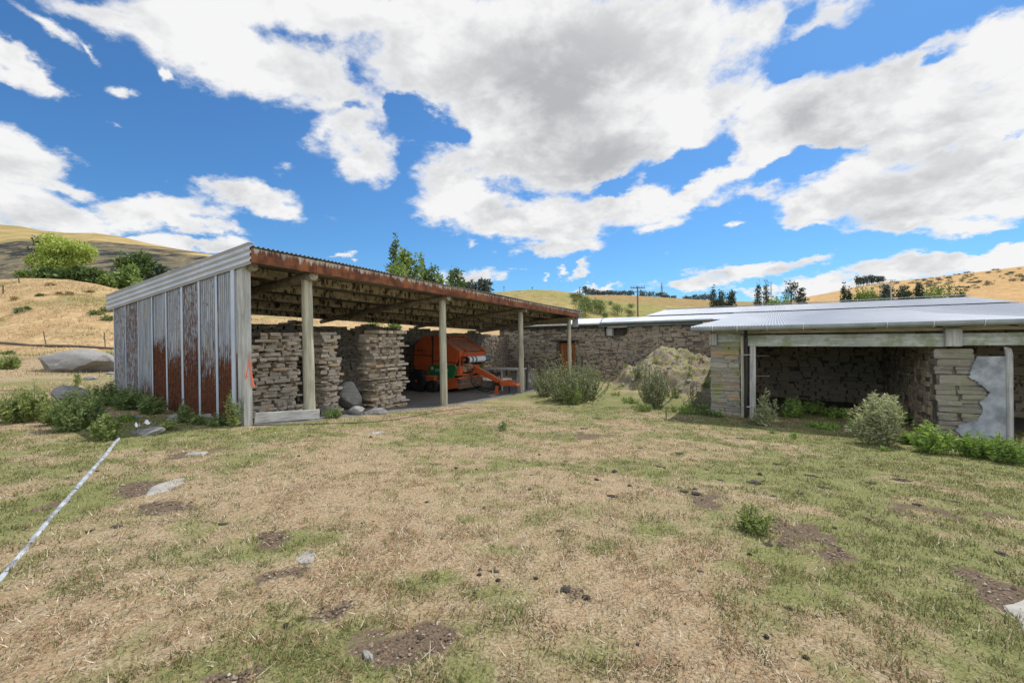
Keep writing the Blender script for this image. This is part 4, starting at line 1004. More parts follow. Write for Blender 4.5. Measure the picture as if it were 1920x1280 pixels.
# ------------------------------------------------------------------ mound of soil in front of the barn
def mound():
    cx, cy = gp(1240, 712)[:2]; mc = np.array(MW(mpx(1262, 700, -2.0)[0], -2.0, 0))
    us = np.linspace(-4.4, 5.2, 125); vs = np.linspace(-5.2, 1.97, 95)
    A, Bv = np.meshgrid(us, vs)
    P = mc[:2]+A[..., None]*e2+Bv[..., None]*u2
    r = np.sqrt((A/np.where(A < 0, 3.0, 4.9))**2+(Bv/np.where(Bv < 0, 3.3+1.6*sstep(.3, 2.2, A), 2.2))**2)
    h = 1.42*np.clip(1-r, 0, 1)**.75*(.75+.5*fbm(A*.7+3, Bv*.7, 4, 3))
    pk = np.exp(-((A+.75)/.7)**2-((Bv-.1)/.7)**2)*.3
    lump = .42*(fbm(A*2.1, Bv*2.1, 12, 4, .6)-.42)+.30*(fbm(A*5, Bv*5, 15, 4, .62)-.5)
    k = sstep(0, .25, 1-r)
    z = gz(P[..., 0], P[..., 1])+(h+pk+lump*1.25)*k-.06*(1-k)
    n1, n0 = A.shape; idx = np.arange(n0*n1).reshape(n1, n0)
    q = np.stack([idx[:-1, :-1], idx[:-1, 1:], idx[1:, 1:], idx[1:, :-1]], -1).reshape(-1, 4)
    me = npmesh('soil_mound', np.concatenate([P, z[..., None]], -1).reshape(-1, 3), q.ravel(), np.full(len(q), 4), True)
    def f(N, b):
        p = pos(N); f1 = N.noise(p, 2.3, 6, .65); f2 = N.noise(p, 22, 5, .65); up = N.n('ShaderNodeSeparateXYZ', {0: N.n('ShaderNodeNewGeometry').outputs['Normal']}).outputs[2]
        so_ = N.mix(N.map(f2, .3, .7), (.19, .15, .11), (.41, .335, .25))
        gr = N.mix(N.map(f2, .3, .7), (.15, .15, .06), (.34, .315, .15))
        k = N.map(N.m('ADD', N.m('MULTIPLY', up, .35), N.m('MULTIPLY', f1, 1.0)), .70, .86)
        c = N.mix(k, so_, gr); c = N.mix(N.map(N.noise(p, 4.5, 5, .6), .60, .68, 0, .8), c, (.40, .34, .25))
        return {'Base Color': c, 'Roughness': .95, 'Normal': bump(N, N.m('ADD', f1, f2), .8, .05), 'Specular IOR Level': .1}
    o = link('soil_mound', me, material('mound_soil', f)); tag(o, 'lumpy overgrown soil mound in front of the long stone wall', 'mound')
    def top(x, y):
        d = np.array((x, y))-mc[:2]; a = d@e2; b = d@u2
        i = int(np.argmin(abs(us-a))); j = int(np.argmin(abs(vs-b)))
        return float(z[j, i]) if -4.4 < a < 5.2 and -5.2 < b < 1.97 else G(x, y)
    return top
MTOP = mound()
# ------------------------------------------------------------------ round baler (x forward, y away from the camera side, z up)
bc = gp(785, 733)
bal = empty('round_baler', tuple(bc), R_(-30), 'orange round hay baler with green side panels parked under the pole shed', 'baler')
def bp(mb, name, mat, par=None, smooth=False, label=None):
    o = mb.build(name, mat, par or bal, smooth)
    if label: o['label'] = label
    return o
YA, YB = .18, 2.12
prof = [(-.42, 1.08), (-.38, 1.62), (-.32, 1.95), (.02, 2.28), (.12, 2.33), (.86, 2.36), (1.02, 2.28), (2.02, 1.70), (2.06, 1.62), (1.86, 1.20), (1.80, 1.14), (.6, 1.12)]
def side(y, t=.05): return [np.array((x, y, z)) for x, z in prof]
for y, nm in ((YA, 'side_panel'), (YB-.05, 'side_panel')):
    mb = MB(); mb.prism(side(y), (0, 1, 0), .05)
    o = bp(mb, nm, M['orange'])
    s_ = y-.006 if y < 1 else y+.056
    m2 = MB(); dn = -.012 if y < 1 else .012
    # raised pressings, seam between tailgate and front chamber
    m2.prism([np.array(p) for p in ((.60, s_, 1.14), (.66, s_, 1.14), (.70, s_, 2.32), (.64, s_, 2.32))], (0, 1, 0), dn)
    m2.beam((-.40, s_, 1.52), (.60, s_, 1.50), .012, .03, bev=0); m2.beam((.66, s_, 1.30), (1.86, s_, 1.22), .012, .03, bev=0)
    bp(m2, 'panel_seam', M['black'], o)
# latch at the top of the seam
mb = MB(); mb.tube([(.60, YA-.03, 2.30), (.66, YA-.05, 2.15), (.72, YA-.03, 2.30)], .018, 6); mb.tube([(.66, YA-.04, 2.18), (.66, YA-.04, 1.9)], .015, 6); bp(mb, 'latch', M['black'])
# faded model lettering and small badge marks on the rear of the side (illegible strokes in the photograph)
mb = MB(); rnd = random.Random(3)
x = -.20
for k in range(5):
    w_ = .07; zz = 1.66
    mb.beam((x, YA-.008, zz+.10), (x+w_, YA-.008, zz+.10), .006, .02, bev=0); mb.beam((x+(.0 if k % 2 else w_*.7), YA-.008, zz), (x+(.0 if k % 2 else w_*.7)+.005, YA-.008, zz+.1), .02, .006, bev=0)
    mb.beam((x, YA-.008, zz+.01), (x+w_*.8, YA-.008, zz+.01), .006, .02, bev=0); x += .095
mb.beam((-.12, YA-.008, 1.58), (.26, YA-.008, 1.58), .006, .018, bev=0)
bp(mb, 'lettering', M['black'])
# drum / chamber skin between the sides
mb = MB(); top = [(-.36, 1.1), (-.34, 1.9), (.02, 2.24), (.12, 2.29), (.84, 2.31), (.98, 2.2), (1.05, 1.9), (1.2, 1.2), (1.0, .75), (.2, .7)]
mb.prism([np.array((a, YA+.05, b)) for a, b in top], (0, 1, 0), YB-YA-.1); bp(mb, 'bale_chamber', M['orange'])
# sloping front: slatted cover and its frame
mb = MB()
for k in range(9):
    f0 = k/9; xa = 1.00+.92*f0; za = 2.20-.55*f0
    mb.beam((xa, YA+.34, za), (xa, YB-.08, za), .105, .03, up=(.55, 0, .92), bev=.004)
bp(mb, 'slatted_cover', M['orange_d'])
mb = MB(); mb.prism([np.array(p) for p in ((1.0, YA+.05, 2.22), (2.0, YA+.05, 1.66), (2.0, YA+.05, 1.5), (1.0, YA+.05, 2.0))], (0, 1, 0), .28); bp(mb, 'cover_edge', M['orange'])
for y in (YA+.62, YB-.14):
    mb = MB(); mb.prism([np.array(p) for p in ((.95, y, 2.02), (1.12, y, 2.02), (1.02, y, 2.32), (.88, y, 2.46), (.80, y, 2.46), (.86, y, 2.2))], (0, 1, 0), .05)
    mb.beam((1.06, y+.025, 2.12), (1.98, y+.025, 1.68), .05, .07); bp(mb, 'upright', M['orange'])
mb = MB(); mb.beam((1.02, YA+.66, 2.17), (1.02, YB-.14, 2.17), .06, .15); mb.beam((.92, YA+.66, 2.32), (.92, YB-.14, 2.32), .05, .05); bp(mb, 'cross_bar', M['orange'])
# chaff and straw left on top
mb = MB(); rnd = random.Random(5)
for k in range(420):
    p = np.array((rnd.gauss(.88, .09), rnd.uniform(YA+.64, YB-.14), 2.30+abs(rnd.gauss(0, .055)))); d = np.array((rnd.uniform(-1, 1), rnd.uniform(-1, 1), rnd.uniform(-.4, .6)))*.07
    mb.add([p-d, p+d, p+d*.6+np.array((.006, .004, .012))], [(0, 1, 2)])
o = bp(mb, 'chaff', M['straw']); o['kind'] = 'stuff'
# front box under the slope
mb = MB(); mb.prism([np.array(p) for p in ((1.90, YA+.30, 1.66), (2.04, YA+.30, 1.62), (2.02, YA+.30, 1.42), (1.92, YA+.30, 1.38))], (0, 1, 0), YB-YA-.36); bp(mb, 'front_box', M['orange'])
for y in (YA+.12, YB-.05):
    mb = MB(); mb.beam((1.92, y, .78), (1.98, y, 1.48), .05, .06); bp(mb, 'front_frame', M['orange'])
# net-wrap roll in black and white bands
roll = (2.10, YA+.30, 1.33); r = .135
segs = [(0, .16, 'black'), (.16, .34, 'white'), (.34, .46, 'black'), (.46, .60, 'white'), (.60, .72, 'black'), (.72, 1.36, 'white'), (1.36, 1.78, 'black')]
ro = None
mb = MB(); mb.lathe(roll, (0, 1, 0), [(-.1, .035), (0, .035), (.0, .05), (1.78, .05), (1.78, .03), (1.90, .03)], 12); ro = bp(mb, 'net_roll', M['steel'])
for a, b_, m in segs:
    mb = MB(); mb.lathe(roll, (0, 1, 0), [(a, r-.02), (a, r), (b_-.001, r), (b_-.001, r-.02)], 20); o = bp(mb, 'net_band', M['black'] if m == 'black' and a == 0 else (M['white'] if m == 'white' else M['rubber_grey'] if 'rubber_grey' in M else M['rubber']), ro, True)
mb = MB(); mb.beam((1.98, YA+.24, 1.30), (2.16, YA+.24, 1.36), .03, .12); bp(mb, 'roll_bracket', M['orange'])
# green skirts
def skirt(y, dy):
    mb = MB(); mb.prism([np.array(p) for p in ((.50, y, 1.12), (1.84, y, 1.14), (1.90, y, 1.02), (1.72, y, .52), (.56, y, .62), (.46, y, .80))], (0, 1, 0), dy); return mb
g1 = bp(skirt(YA-.06, .09), 'side_skirt', M['green']); bp(skirt(YB-.03, .09), 'side_skirt', M['green'])
mb = MB(); mb.beam((1.93, YB-.14, .62), (1.95, YB-.14, 1.1), .2, .03, up=(1, 0, 0)); bp(mb, 'end_plate', M['green'])
# pale emblem and lettering on the skirt
mb = MB(); yq = YA-.066
for k in range(3):
    a = k*math.pi/3+.3; mb.beam((.66-.08*math.cos(a), yq, .98-.08*math.sin(a)), (.66+.08*math.cos(a), yq, .98+.08*math.sin(a)), .03, .006, up=(0, 1, 0), bev=0)
bp(mb, 'emblem', M['bracket'], g1); mb = MB(); x = .83
for k in range(7):
    for dx_ in (0, .05): mb.beam((x+dx_, yq, .86), (x+dx_, yq, .97), .016, .004, up=(0, 1, 0), bev=0)
    mb.beam((x, yq, (.965 if k % 2 else .865)), (x+.055, yq, (.965 if k % 2 else .865)), .016, .004, up=(0, 1, 0), bev=0); x += .10
bp(mb, 'lettering', M['bracket'], g1)
# rear lower body, mudguard
mb = MB(); mb.prism([np.array(p) for p in ((-.42, YA+.02, 1.10), (.52, YA+.02, 1.12), (.50, YA+.02, .72), (-.10, YA+.02, .80), (-.30, YA+.02, .66))], (0, 1, 0), YB-YA-.04); bp(mb, 'lower_body', M['orange'])
mb = MB(); mb.box(-.62, -.40, YA+.1, YB-.1, .82, .90); bp(mb, 'rear_ramp', M['steel'])
mb = MB(); mb.beam((-.42, YA-.0, .98), (-.42, YA-.0, 1.08), .05, .02); bp(mb, 'rear_lamp', M['white'])
# wheels
def wheel(name, c, R, W, hub):
    c = np.array(c, float)
    root = MB(); root.lathe(c, (0, 1, 0), [(-W*.30, hub*.2), (-W*.32, hub*.55), (-W*.18, hub*.6), (-W*.2, hub*.92), (-W*.42, hub), (-W*.42, hub*1.06), (W*.42, hub*1.06), (W*.42, hub*.5), (W*.2, .03)], 24)
    root.lathe(c, (0, 1, 0), [(-W*.5, hub*.12), (-W*.5, hub*.22), (-W*.2, hub*.26)], 12)
    o = root.build(name, M['orange'], bal, True)
    t = MB(); t.lathe(c, (0, 1, 0), [(-W*.44, hub*1.02), (-W*.50, hub*1.2), (-W*.5, R*.86), (-W*.40, R*.97), (-W*.2, R), (W*.2, R), (W*.40, R*.97), (W*.5, R*.86), (W*.5, hub*1.2), (W*.44, hub*1.02)], 32)
    for k in range(22):
        a = 2*math.pi*k/22
        for sgn in (-1, 1):
            q = c+np.array((math.cos(a+.07*sgn), 0, math.sin(a+.07*sgn)))*R*1.0
            t.obox(q+np.array((0, W*.24*sgn, 0)), (math.cos(a), 0, math.sin(a)), (math.sin(a)*.5*sgn, 1, -math.cos(a)*.5*sgn), (-math.sin(a), 0, math.cos(a)), .012, W*.22, .018)
    t.build('tyre', M['rubber'], o, True)
wheel('wheel', (.03, -.03, .46), .465, .34, .245)
wheel('wheel', (.03, YB+.22, .46), .465, .34, .245)
wheel('gauge_wheel', (.86, -.12, .245), .25, .16, .125)
wheel('gauge_wheel', (1.5, YB+.1, .245), .25, .16, .125)
mb = MB(); mb.box(.40, .92, -.06, .16, .44, .68, .02); bp(mb, 'wheel_guard', M['orange'])
mb = MB(); mb.tube([(.0, -.1, .46), (.0, YB+.3, .46)], .05, 10); bp(mb, 'axle', M['steel'])
# pickup reel with curved tines
mb = MB(); mb.box(1.05, 1.6, YA-.0, YB, .14, .5, .05); mb.tube([(1.75, YA-.02, .34), (1.75, YB, .34)], .14, 14); pk = bp(mb, 'pickup', M['iron'])
mb = MB(); mb.beam((1.98, YA-.05, .60), (1.98, YB+.02, .60), .035, .05); mb.beam((1.2, YA-.05, .5), (1.98, YA-.05, .60), .03, .06); mb.beam((1.2, YB+.02, .5), (1.98, YB+.02, .60), .03, .06); bp(mb, 'wind_guard', M['orange'])
mb = MB()
for k in range(34):
    y = YA+.02+k*(YB-YA-.06)/33; j = (k*37 % 11)/11*.05
    mb.tube([(1.98, y, .58), (2.08+j, y, .46), (2.09+j, y+.01, .30), (2.02, y+.01, .13+j)], .0085, 4, False)
    mb.tube([(1.80, y+.02, .44), (1.90, y+.02, .34), (1.92, y+.02, .16)], .009, 4, False)
o = bp(mb, 'tines', M['tine'], pk)
mb = MB(); mb.prism([np.array(p) for p in ((1.25, YA-.06, .62), (1.95, YA-.06, .52), (1.9, YA-.06, .2), (1.5, YA-.06, .12))], (0, 1, 0), .03); bp(mb, 'pickup_end', M['orange'], pk)
# gearbox and pipes behind the drawbar
mb = MB(); mb.box(1.55, 1.95, .62, 1.25, .80, 1.14, .04); mb.tube([(1.95, .5, 1.22), (2.02, .7, 1.1), (2.0, 1.0, 1.16), (1.95, 1.2, 1.05)], .05, 10); mb.lathe((1.96, .95, 1.0), (1, 0, 0), [(0, .14), (.1, .14), (.1, .08), (.18, .07)], 16); bp(mb, 'gearbox', M['rust_iron'] if 'rust_iron' in M else M['tine'], None, True)
for y0_, y1_, z1_ in ((YA+.08, .62, 1.05), (1.3, YB-.12, 1.1)):
    mb = MB(); mb.box(1.6, 1.9, y0_, y1_, .68, z1_, .03); bp(mb, 'front_plate', M['orange'])
mb = MB(); mb.beam((1.75, YA+.1, .72), (2.05, 1.1, .70), .1, .06); mb.beam((1.8, 1.9, .66), (2.2, 1.2, .8), .08, .08); bp(mb, 'drawbar_brace', M['orange'])
# drawbar, hitch, stand, hose
mb = MB(); mb.prism([np.array(p) for p in ((1.7, .98, 1.10), (2.2, .98, 1.06), (3.62, .98, .46), (3.60, .98, .30), (2.15, .98, .82), (1.7, .98, .82))], (0, 1, 0), .17); mb.box(3.50, 3.68, .92, 1.21, .28, .48, .02); db = bp(mb, 'drawbar', M['orange'])
mb = MB()
for y in (.93, 1.20): mb.prism([np.array(p) for p in ((3.55, y, .46), (3.75, y, .52), (4.25, y, .36), (4.28, y, .30), (3.9, y, .30), (3.55, y, .33))], (0, 1, 0), .022)
mb.box(4.18, 4.27, .93, 1.22, .30, .35); mb.box(3.6, 3.95, .95, 1.2, .29, .315); bp(mb, 'hitch', M['orange'], db)
mb = MB(); mb.tube([(3.40, 1.06, .55), (3.46, 1.07, .32)], .045, 10); mb.lathe((3.37, 1.065, .62), (0, 0, 1), [(-.1, .035), (.06, .035)], 10); bp(mb, 'jack', M['steel'], db)
fg = G(*(bal.matrix_basis @ Vector((3.36, .95, 0)))[:2])-bc[2]
mb = MB(); mb.obox((3.34, .92, fg+.15), (1, 0, 0), (0, 1, 0), (0.15, 0, 1), .06, .05, .16, .01); mb.box(3.2, 3.42, .86, .98, fg, fg+.03); bp(mb, 'jack_foot', M['orange'], db)
mb = MB(); mb.tube([(3.72, 1.28, .3), (3.74, 1.28, fg-.02)], .025, 8); bp(mb, 'stand_leg', M['black'], db)
mb = MB(); mb.tube([(2.20, .9, .98), (2.16, .78, .7), (2.28, .70, .36), (2.55, .72, .10), (2.9, .80, .02), (3.2, .90, .14), (3.38, .98, .36), (3.46, 1.0, .46)], .022, 8); bp(mb, 'hose', M['black'], None, True)
mb = MB(); mb.tube([(2.22, .93, .98), (2.2, .86, .7), (2.35, .80, .36), (2.6, .80, .2), (3.0, .86, .16), (3.42, .99, .42)], .012, 6); bp(mb, 'cable', M['black'], None, True)

# ------------------------------------------------------------------ workbench and odds and ends right of the baler
wb = gp(945, 731); wbl = Vector(wb)
ben = empty('workbench', tuple(wb), R_(-27), 'old grey workbench with white legs between the baler and third pole', 'workbench')
def wp(mb, n, m): return mb.build(n, m, ben)
mb = MB(); mb.box(-.85, .95, -.35, .35, .90, .97, .01); wp(mb, 'tabletop', M['timber_h'])
for x, y in ((.05, -.28), (.85, -.28), (.85, .28), (-.7, .28)):
    mb = MB(); mb.box(x-.035, x+.035, y-.035, y+.035, -.05, .90, .005); wp(mb, 'leg', M['timber'])
mb = MB(); mb.box(.09, .81, -.27, -.24, .36, .43, .004); mb.box(.09, .81, .25, .28, .36, .43, .004); wp(mb, 'stretcher', M['timber'])
mb = MB(); mb.beam((-.62, -.2, .88), (.0, -.1, .1), .06, .06); wp(mb, 'brace', M['barnwood'])
mb = MB(); mb.box(-.1, 1.3, .45, .55, .95, 1.24, .01); wp(mb, 'back_rail', M['barnwood'])
mb = MB(); mb.box(-.12, -.06, .40, .48, .6, 1.55, .006); wp(mb, 'upright', M['barnwood'])
mb = MB(); mb.box(.38, .60, .02, .10, .46, .82, .01); tag(mb.build('tin_box', M['steel']), 'small rusty tin standing on the lower rail of the workbench', 'tin'); bpy.data.objects['tin_box'].matrix_world = ben.matrix_basis.copy()
mb = MB(); mb.box(-.55, -.20, -.1, .25, .0, .75, .02); mb.box(-.50, -.25, -.12, -.09, .2, .6, .01); o = mb.build('crate', M['barnwood']); o.matrix_world = ben.matrix_basis.copy(); tag(o, 'dark wooden crate standing under the left end of the workbench', 'crate')
dm = gp(992, 728)
mb = MB(); mb.lathe(np.array(dm)+np.array((0, 0, -.02)), (0, 0, 1), [(0, .20), (.02, .235), (.30, .235), (.31, .245), (.33, .235), (.62, .235), (.63, .245), (.65, .235), (.92, .235), (.95, .245), (.96, .22), (.93, .2)], 24)
tag(mb.build('steel_drum', M['steel'], None, True), 'dull grey steel drum behind the third shed pole', 'drum')
mb = MB(); a = np.array(gp(1003, 733)); mb.beam(a+np.array((0, 0, 0)), a+np.array((-.28, .15, 1.15)), .03, .05); mb.beam(a+np.array((.12, .1, 0)), a+np.array((-.2, .25, 1.1)), .03, .04)
tag(mb.build('sawhorse_frame', M['steel']), 'thin grey steel frame leaning beside the third pole', 'frame')
for k, (px, py, L, zz) in enumerate(((1010, 727, 1.5, .06), (1016, 724, 1.3, .16))):
    a = np.array(gp(px, py)); mb = MB(); mb.beam(a-E3*L/2+np.array((0, .1*k, zz)), a+E3*L/2+np.array((0, .1*k, zz)), .12, .10)
    tag(mb.build('timber_baulk', M['barnwood']), ('dark timber baulk lying on the shed floor behind the third pole', 'shorter dark baulk lying across the lower one behind the third pole')[k], 'timber')

# ------------------------------------------------------------------ boulders and stones
def rock(name, c, sx, sy, sz, seed, mat, label, cat='rock', group=None, sub=3, rz=0, cuts=10, rough=.10, sink=.25):
    import bmesh
    rnd = random.Random(seed); bm = bmesh.new(); bmesh.ops.create_icosphere(bm, subdivisions=sub, radius=1)
    pl_ = []
    for k in range(cuts):
        v = Vector((rnd.gauss(0, 1), rnd.gauss(0, 1), rnd.gauss(0, .8))).normalized(); pl_.append((v, rnd.uniform(.62, .9)))
    from mathutils import noise as mn
    of = Vector((seed*3.7, seed*1.3, 0))
    for v in bm.verts:
        p = v.co.copy()
        for n_, d_ in pl_:
            e = p.dot(n_)-d_
            if e > 0: p -= n_*e*.93
        p *= 1+rough*mn.fractal(p*1.6+of, 1, 2, 4)
        v.co = Vector((p.x*sx, p.y*sy, p.z*sz))
    me = bpy.data.meshes.new(name); bm.to_mesh(me); bm.free()
    me.polygons.foreach_set('use_smooth', np.ones(len(me.polygons), bool))
    try: me.set_sharp_from_angle(angle=R_(28))
    except Exception: pass
    o = link(name, me, mat); o.location = (c[0], c[1], c[2]+sz*(1-2*sink)*.9 if sink < .5 else c[2]); o.rotation_euler = (rnd.uniform(-.15, .15), rnd.uniform(-.15, .15), rz)
    return tag(o, label, cat, group)
def rpix(px, pyb, wpx, hpx, seed, label, mat='rock', depth=.8, **k):
    c = gp(px, pyb); Y = c[1]; sx = wpx*Y/F/2; sz = hpx*Y/F/2
    return rock('boulder' if wpx > 60 else 'rock', (c[0], c[1]+sx*depth*.5, c[2]), sx*1.12, sx*depth*1.1, sz*1.35, seed, M[mat], label, 'boulder' if wpx > 60 else 'rock', **k)
rpix(133, 697, 140, 44, 2, 'long low grey boulder alone on the grass left of the shed', depth=.6, sub=4, cuts=12, rough=.14, sink=.28)
rpix(126, 752, 64, 34, 8, 'squarish grey boulder half hidden behind the left bushes', depth=.7, sink=.3)
rpix(652, 768, 46, 44, 12, 'big angular pale rock on top of the heap beside the wide pillar', depth=.8, cuts=12, rough=.05, sink=.05)
rpix(617, 762, 36, 26, 15, 'dark grey rock leaning left of the big pale rock', depth=.8, cuts=11, rough=.06, sink=.1)
rpix(612, 776, 30, 18, 18, 'rounded low rock at the foot of the narrow pillar', depth=.9, sink=.25)
rpix(666, 777, 30, 16, 19, 'flat grey stone wedged under the big pale rock', depth=.8, sink=.25)
rpix(700, 777, 46, 12, 23, 'long flat tan stone lying before the wide pillar', depth=.7, sink=.3)
rpix(500, 772, 36, 20, 25, 'low slab of rock behind the white kick board', depth=.9, sink=.25)
rpix(268, 815, 60, 13, 27, 'flat dark stone in the shadow at the end of the white pipe', depth=.6, sink=.3)
rpix(330, 790, 50, 16, 29, 'grey stone among the weeds below the rusty wall', depth=.6, sink=.3)
rpix(395, 785, 44, 14, 30, 'grey stone beside the weeds nearest the corner post', depth=.6, sink=.3)
rpix(1360, 777, 16, 8, 31, 'small pale stone at the foot of the mossy pier', depth=.8, sink=.3)
rpix(165, 712, 22, 7, 33, 'flat pale stone behind the squarish boulder', depth=.8, sink=.3)
rpix(205, 702, 18, 5, 34, 'flat grey stone right of the long boulder', depth=.8, sink=.3)
rpix(12, 575, 40, 14, 35, 'grey outcrop stone high on the dry hill', depth=.8, sink=.3) if False else None
def mrock(px, py, w, h, seed, label, mat='slab'):
    # stones lying on the mound
    d = ray(px, py); k = 15.0
    for _ in range(400):
        p = d*k+np.array((0, 0, EYE))
        if p[2] < MTOP(p[0], p[1]): break
        k += .04
    Y = p[1]
    rock('stone', (p[0], p[1], p[2]-.05), w*Y/F/2, w*Y/F/2*.8, h*Y/F/2, seed, M[mat], label, 'stone', sub=2, sink=.4)
mrock(1228, 653, 14, 8, 41, 'pale stone on the very top of the soil mound')
mrock(1276, 675, 8, 6, 42, 'small bluish stone on the right shoulder of the mound')
mrock(1292, 713, 16, 8, 43, 'flat pale stone low on the right of the mound')
mrock(1316, 708, 10, 6, 44, 'small flat pale stone beside the pier on the mound')
mrock(1170, 720, 12, 7, 45, 'pale stone at the left foot of the mound')
mrock(1256, 690, 14, 9, 46, 'dark lump of stone halfway up the mound', 'rock')
def flat(pts, label, seed, mat='slab', h=.035, nm='flat_stone', cat='stone'):
    P = [gp(*p) for p in pts]; c = sum(P)/len(P); rnd = random.Random(seed); mb = MB(); Q = []
    n = len(P)
    for i in range(n):
        a, b_ = P[i], P[(i+1) % n]
        for k in (0, .33, .66): Q.append(a+(b_-a)*k+np.array((rnd.gauss(0, .5), rnd.gauss(0, .5), 0))*.05*np.linalg.norm(b_-a))
    zt = [G(p[0], p[1]) for p in Q]
    m = len(Q); h *= .55; vs = [np.array((p[0], p[1], z-.06)) for p, z in zip(Q, zt)]+[np.array((p[0], p[1], z+h*.2-.012+rnd.uniform(-.004, .004))) for p, z in zip(Q, zt)]
    vs += [c+(np.array((p[0], p[1], z))-c)*.9+np.array((0, 0, h-.012+rnd.uniform(-.004, .004))) for p, z in zip(Q, zt)]
    cc = np.array((c[0], c[1], G(c[0], c[1])+h-.008)); vs.append(cc)
    fs = []
    for i in range(m):
        j = (i+1) % m; fs += [(i, j, m+j, m+i), (m+i, m+j, 2*m+j, 2*m+i), (2*m+i, 2*m+j, 3*m)]
    mb.add(vs, fs); o = mb.build(nm, M[mat]); return tag(o, label, cat)
flat([(268, 931), (285, 912), (320, 900), (348, 895), (345, 905), (315, 922)], 'pale flat stone slab set in the bare earth beside the white pipe', 1)
flat([(345, 852), (362, 846), (392, 846), (380, 853)], 'small pale flat stone in the bare strip before the shed corner', 2, h=.02)
flat([(552, 1050), (572, 1035), (592, 1036), (590, 1052), (575, 1058), (560, 1056)], 'pale flat stone in the middle of the foreground earth', 3)
flat([(679, 1220), (688, 1218), (700, 1228), (697, 1238), (686, 1236)], 'small pale stone at the left edge of the big bare patch', 4)
flat([(1880, 1132), (1918, 1122), (1960, 1150), (1960, 1200), (1915, 1180)], 'large pale flat stone at the right edge of the picture', 5)
flat([(450, 832), (480, 829), (505, 831), (480, 836)], 'pale flat stone in the grass below the corner post', 6, h=.02)
flat([(690, 810), (715, 807), (724, 811), (700, 814)], 'small whitish stone in the grass before the wide pillar', 7, h=.03)
flat([(912, 741), (924, 738), (934, 741), (922, 744)], 'flat pale stone below the baler drawbar', 8, h=.03)

# ------------------------------------------------------------------ dung lying about
rnd = random.Random(12)
protos = []
def dungmesh(seed, lumpy):
    import bmesh
    from mathutils import noise as mn
    bm = bmesh.new(); bmesh.ops.create_icosphere(bm, subdivisions=3, radius=1)
    for v in bm.verts:
        p = v.co.copy(); f = 1+.75*mn.fractal(p*2.1+Vector((seed*5.1, 0, 0)), 1, 2, 4)
        if not lumpy: f *= 1+.25*(abs(p.z) < .4)
        v.co = p*f; v.co.z *= .75 if lumpy else .32
    me = bpy.data.meshes.new('dung'); bm.to_mesh(me); bm.free(); me.polygons.foreach_set('use_smooth', np.ones(len(me.polygons), bool)); me.materials.append(M['dung']); return me
DM = [dungmesh(i, i < 3) for i in range(6)]
DUNG = [(1117, 784, 14, 1), (1094, 804, 16, 1), (1152, 885, 14, 0), (1119, 900, 10, 0), (1180, 911, 10, 0), (1148, 930, 16, 1), (800, 942, 12, 0), (908, 952, 10, 0), (993, 918, 10, 0), (1047, 995, 12, 1), (1005, 1085, 12, 0), (1103, 1122, 12, 0),
        (1275, 850, 22, 1), (1236, 875, 14, 1), (1246, 878, 9, 0), (1282, 921, 20, 1), (1302, 916, 12, 1), (1306, 925, 16, 1), (1388, 822, 20, 1), (1362, 822, 12, 1), (1011, 853, 8, 0), (855, 878, 9, 0), (900, 1068, 10, 0), (899, 1078, 10, 0), (1313, 1071, 14, 1),
        (1540, 913, 14, 1), (1520, 892, 20, 1), (1632, 905, 13, 1), (1626, 972, 12, 1), (1480, 1140, 16, 1), (1511, 1233, 12, 0), (1285, 1170, 8, 0), (1878, 1038, 22, 1), (1196, 1207, 10, 0), (167, 996, 22, 1), (215, 988, 20, 1), (418, 983, 22, 1),
        (893, 880, 8, 0), (927, 1072, 20, 1), (934, 1088, 12, 0), (1437, 1194, 14, 0), (1060, 1104, 20, 1), (1099, 1118, 14, 1), (1071, 945, 7, 0), (996, 890, 9, 1), (1167, 990, 5, 0), (890, 1112, 9, 0), (814, 1112, 10, 0), (1400, 1202, 9, 0), (1532, 1155, 12, 1),
        (182, 884, 9, 0), (150, 884, 8, 0), (700, 978, 7, 0), (680, 980, 10, 1), (505, 1120, 12, 1), (536, 1172, 12, 0), (560, 855, 6, 0), (580, 818, 8, 0), (695, 820, 7, 0), (1580, 875, 10, 1), (1455, 870, 14, 1), (1500, 925, 20, 1), (1690, 900, 22, 1), (1720, 945, 18, 1),
        (1790, 940, 14, 1), (1835, 910, 12, 1), (1415, 905, 26, 1), (1425, 890, 12, 0), (1565, 990, 9, 0), (1555, 915, 8, 1), (1200, 840, 12, 1), (1060, 865, 9, 1), (1325, 880, 12, 1), (1350, 900, 14, 1), (1440, 1020, 16, 1), (1465, 1022, 14, 1), (1405, 1040, 10, 0), (1450, 930, 14, 1)]
for k, (px, py, w, fl) in enumerate(DUNG):
    c = gp(px, py); r = w*c[1]/F/2*(.55+.25*rnd.random()); o = bpy.data.objects.new('dung', DM[(3+k % 3) if fl else k % 3]); COL.objects.link(o)
    o.location = (c[0], c[1], c[2]+r*(.05 if fl else .25)); o.scale = (r*rnd.uniform(.9, 1.2), r*rnd.uniform(.8, 1.1), r*rnd.uniform(.85, 1.15)); o.rotation_euler = (0, 0, rnd.uniform(0, 6.28))
    tag(o, 'crumbly dark flat dung pat dried on the grass' if fl else 'round black dried dung lump on the grass', 'dung', 'dung scattered over the paddock')

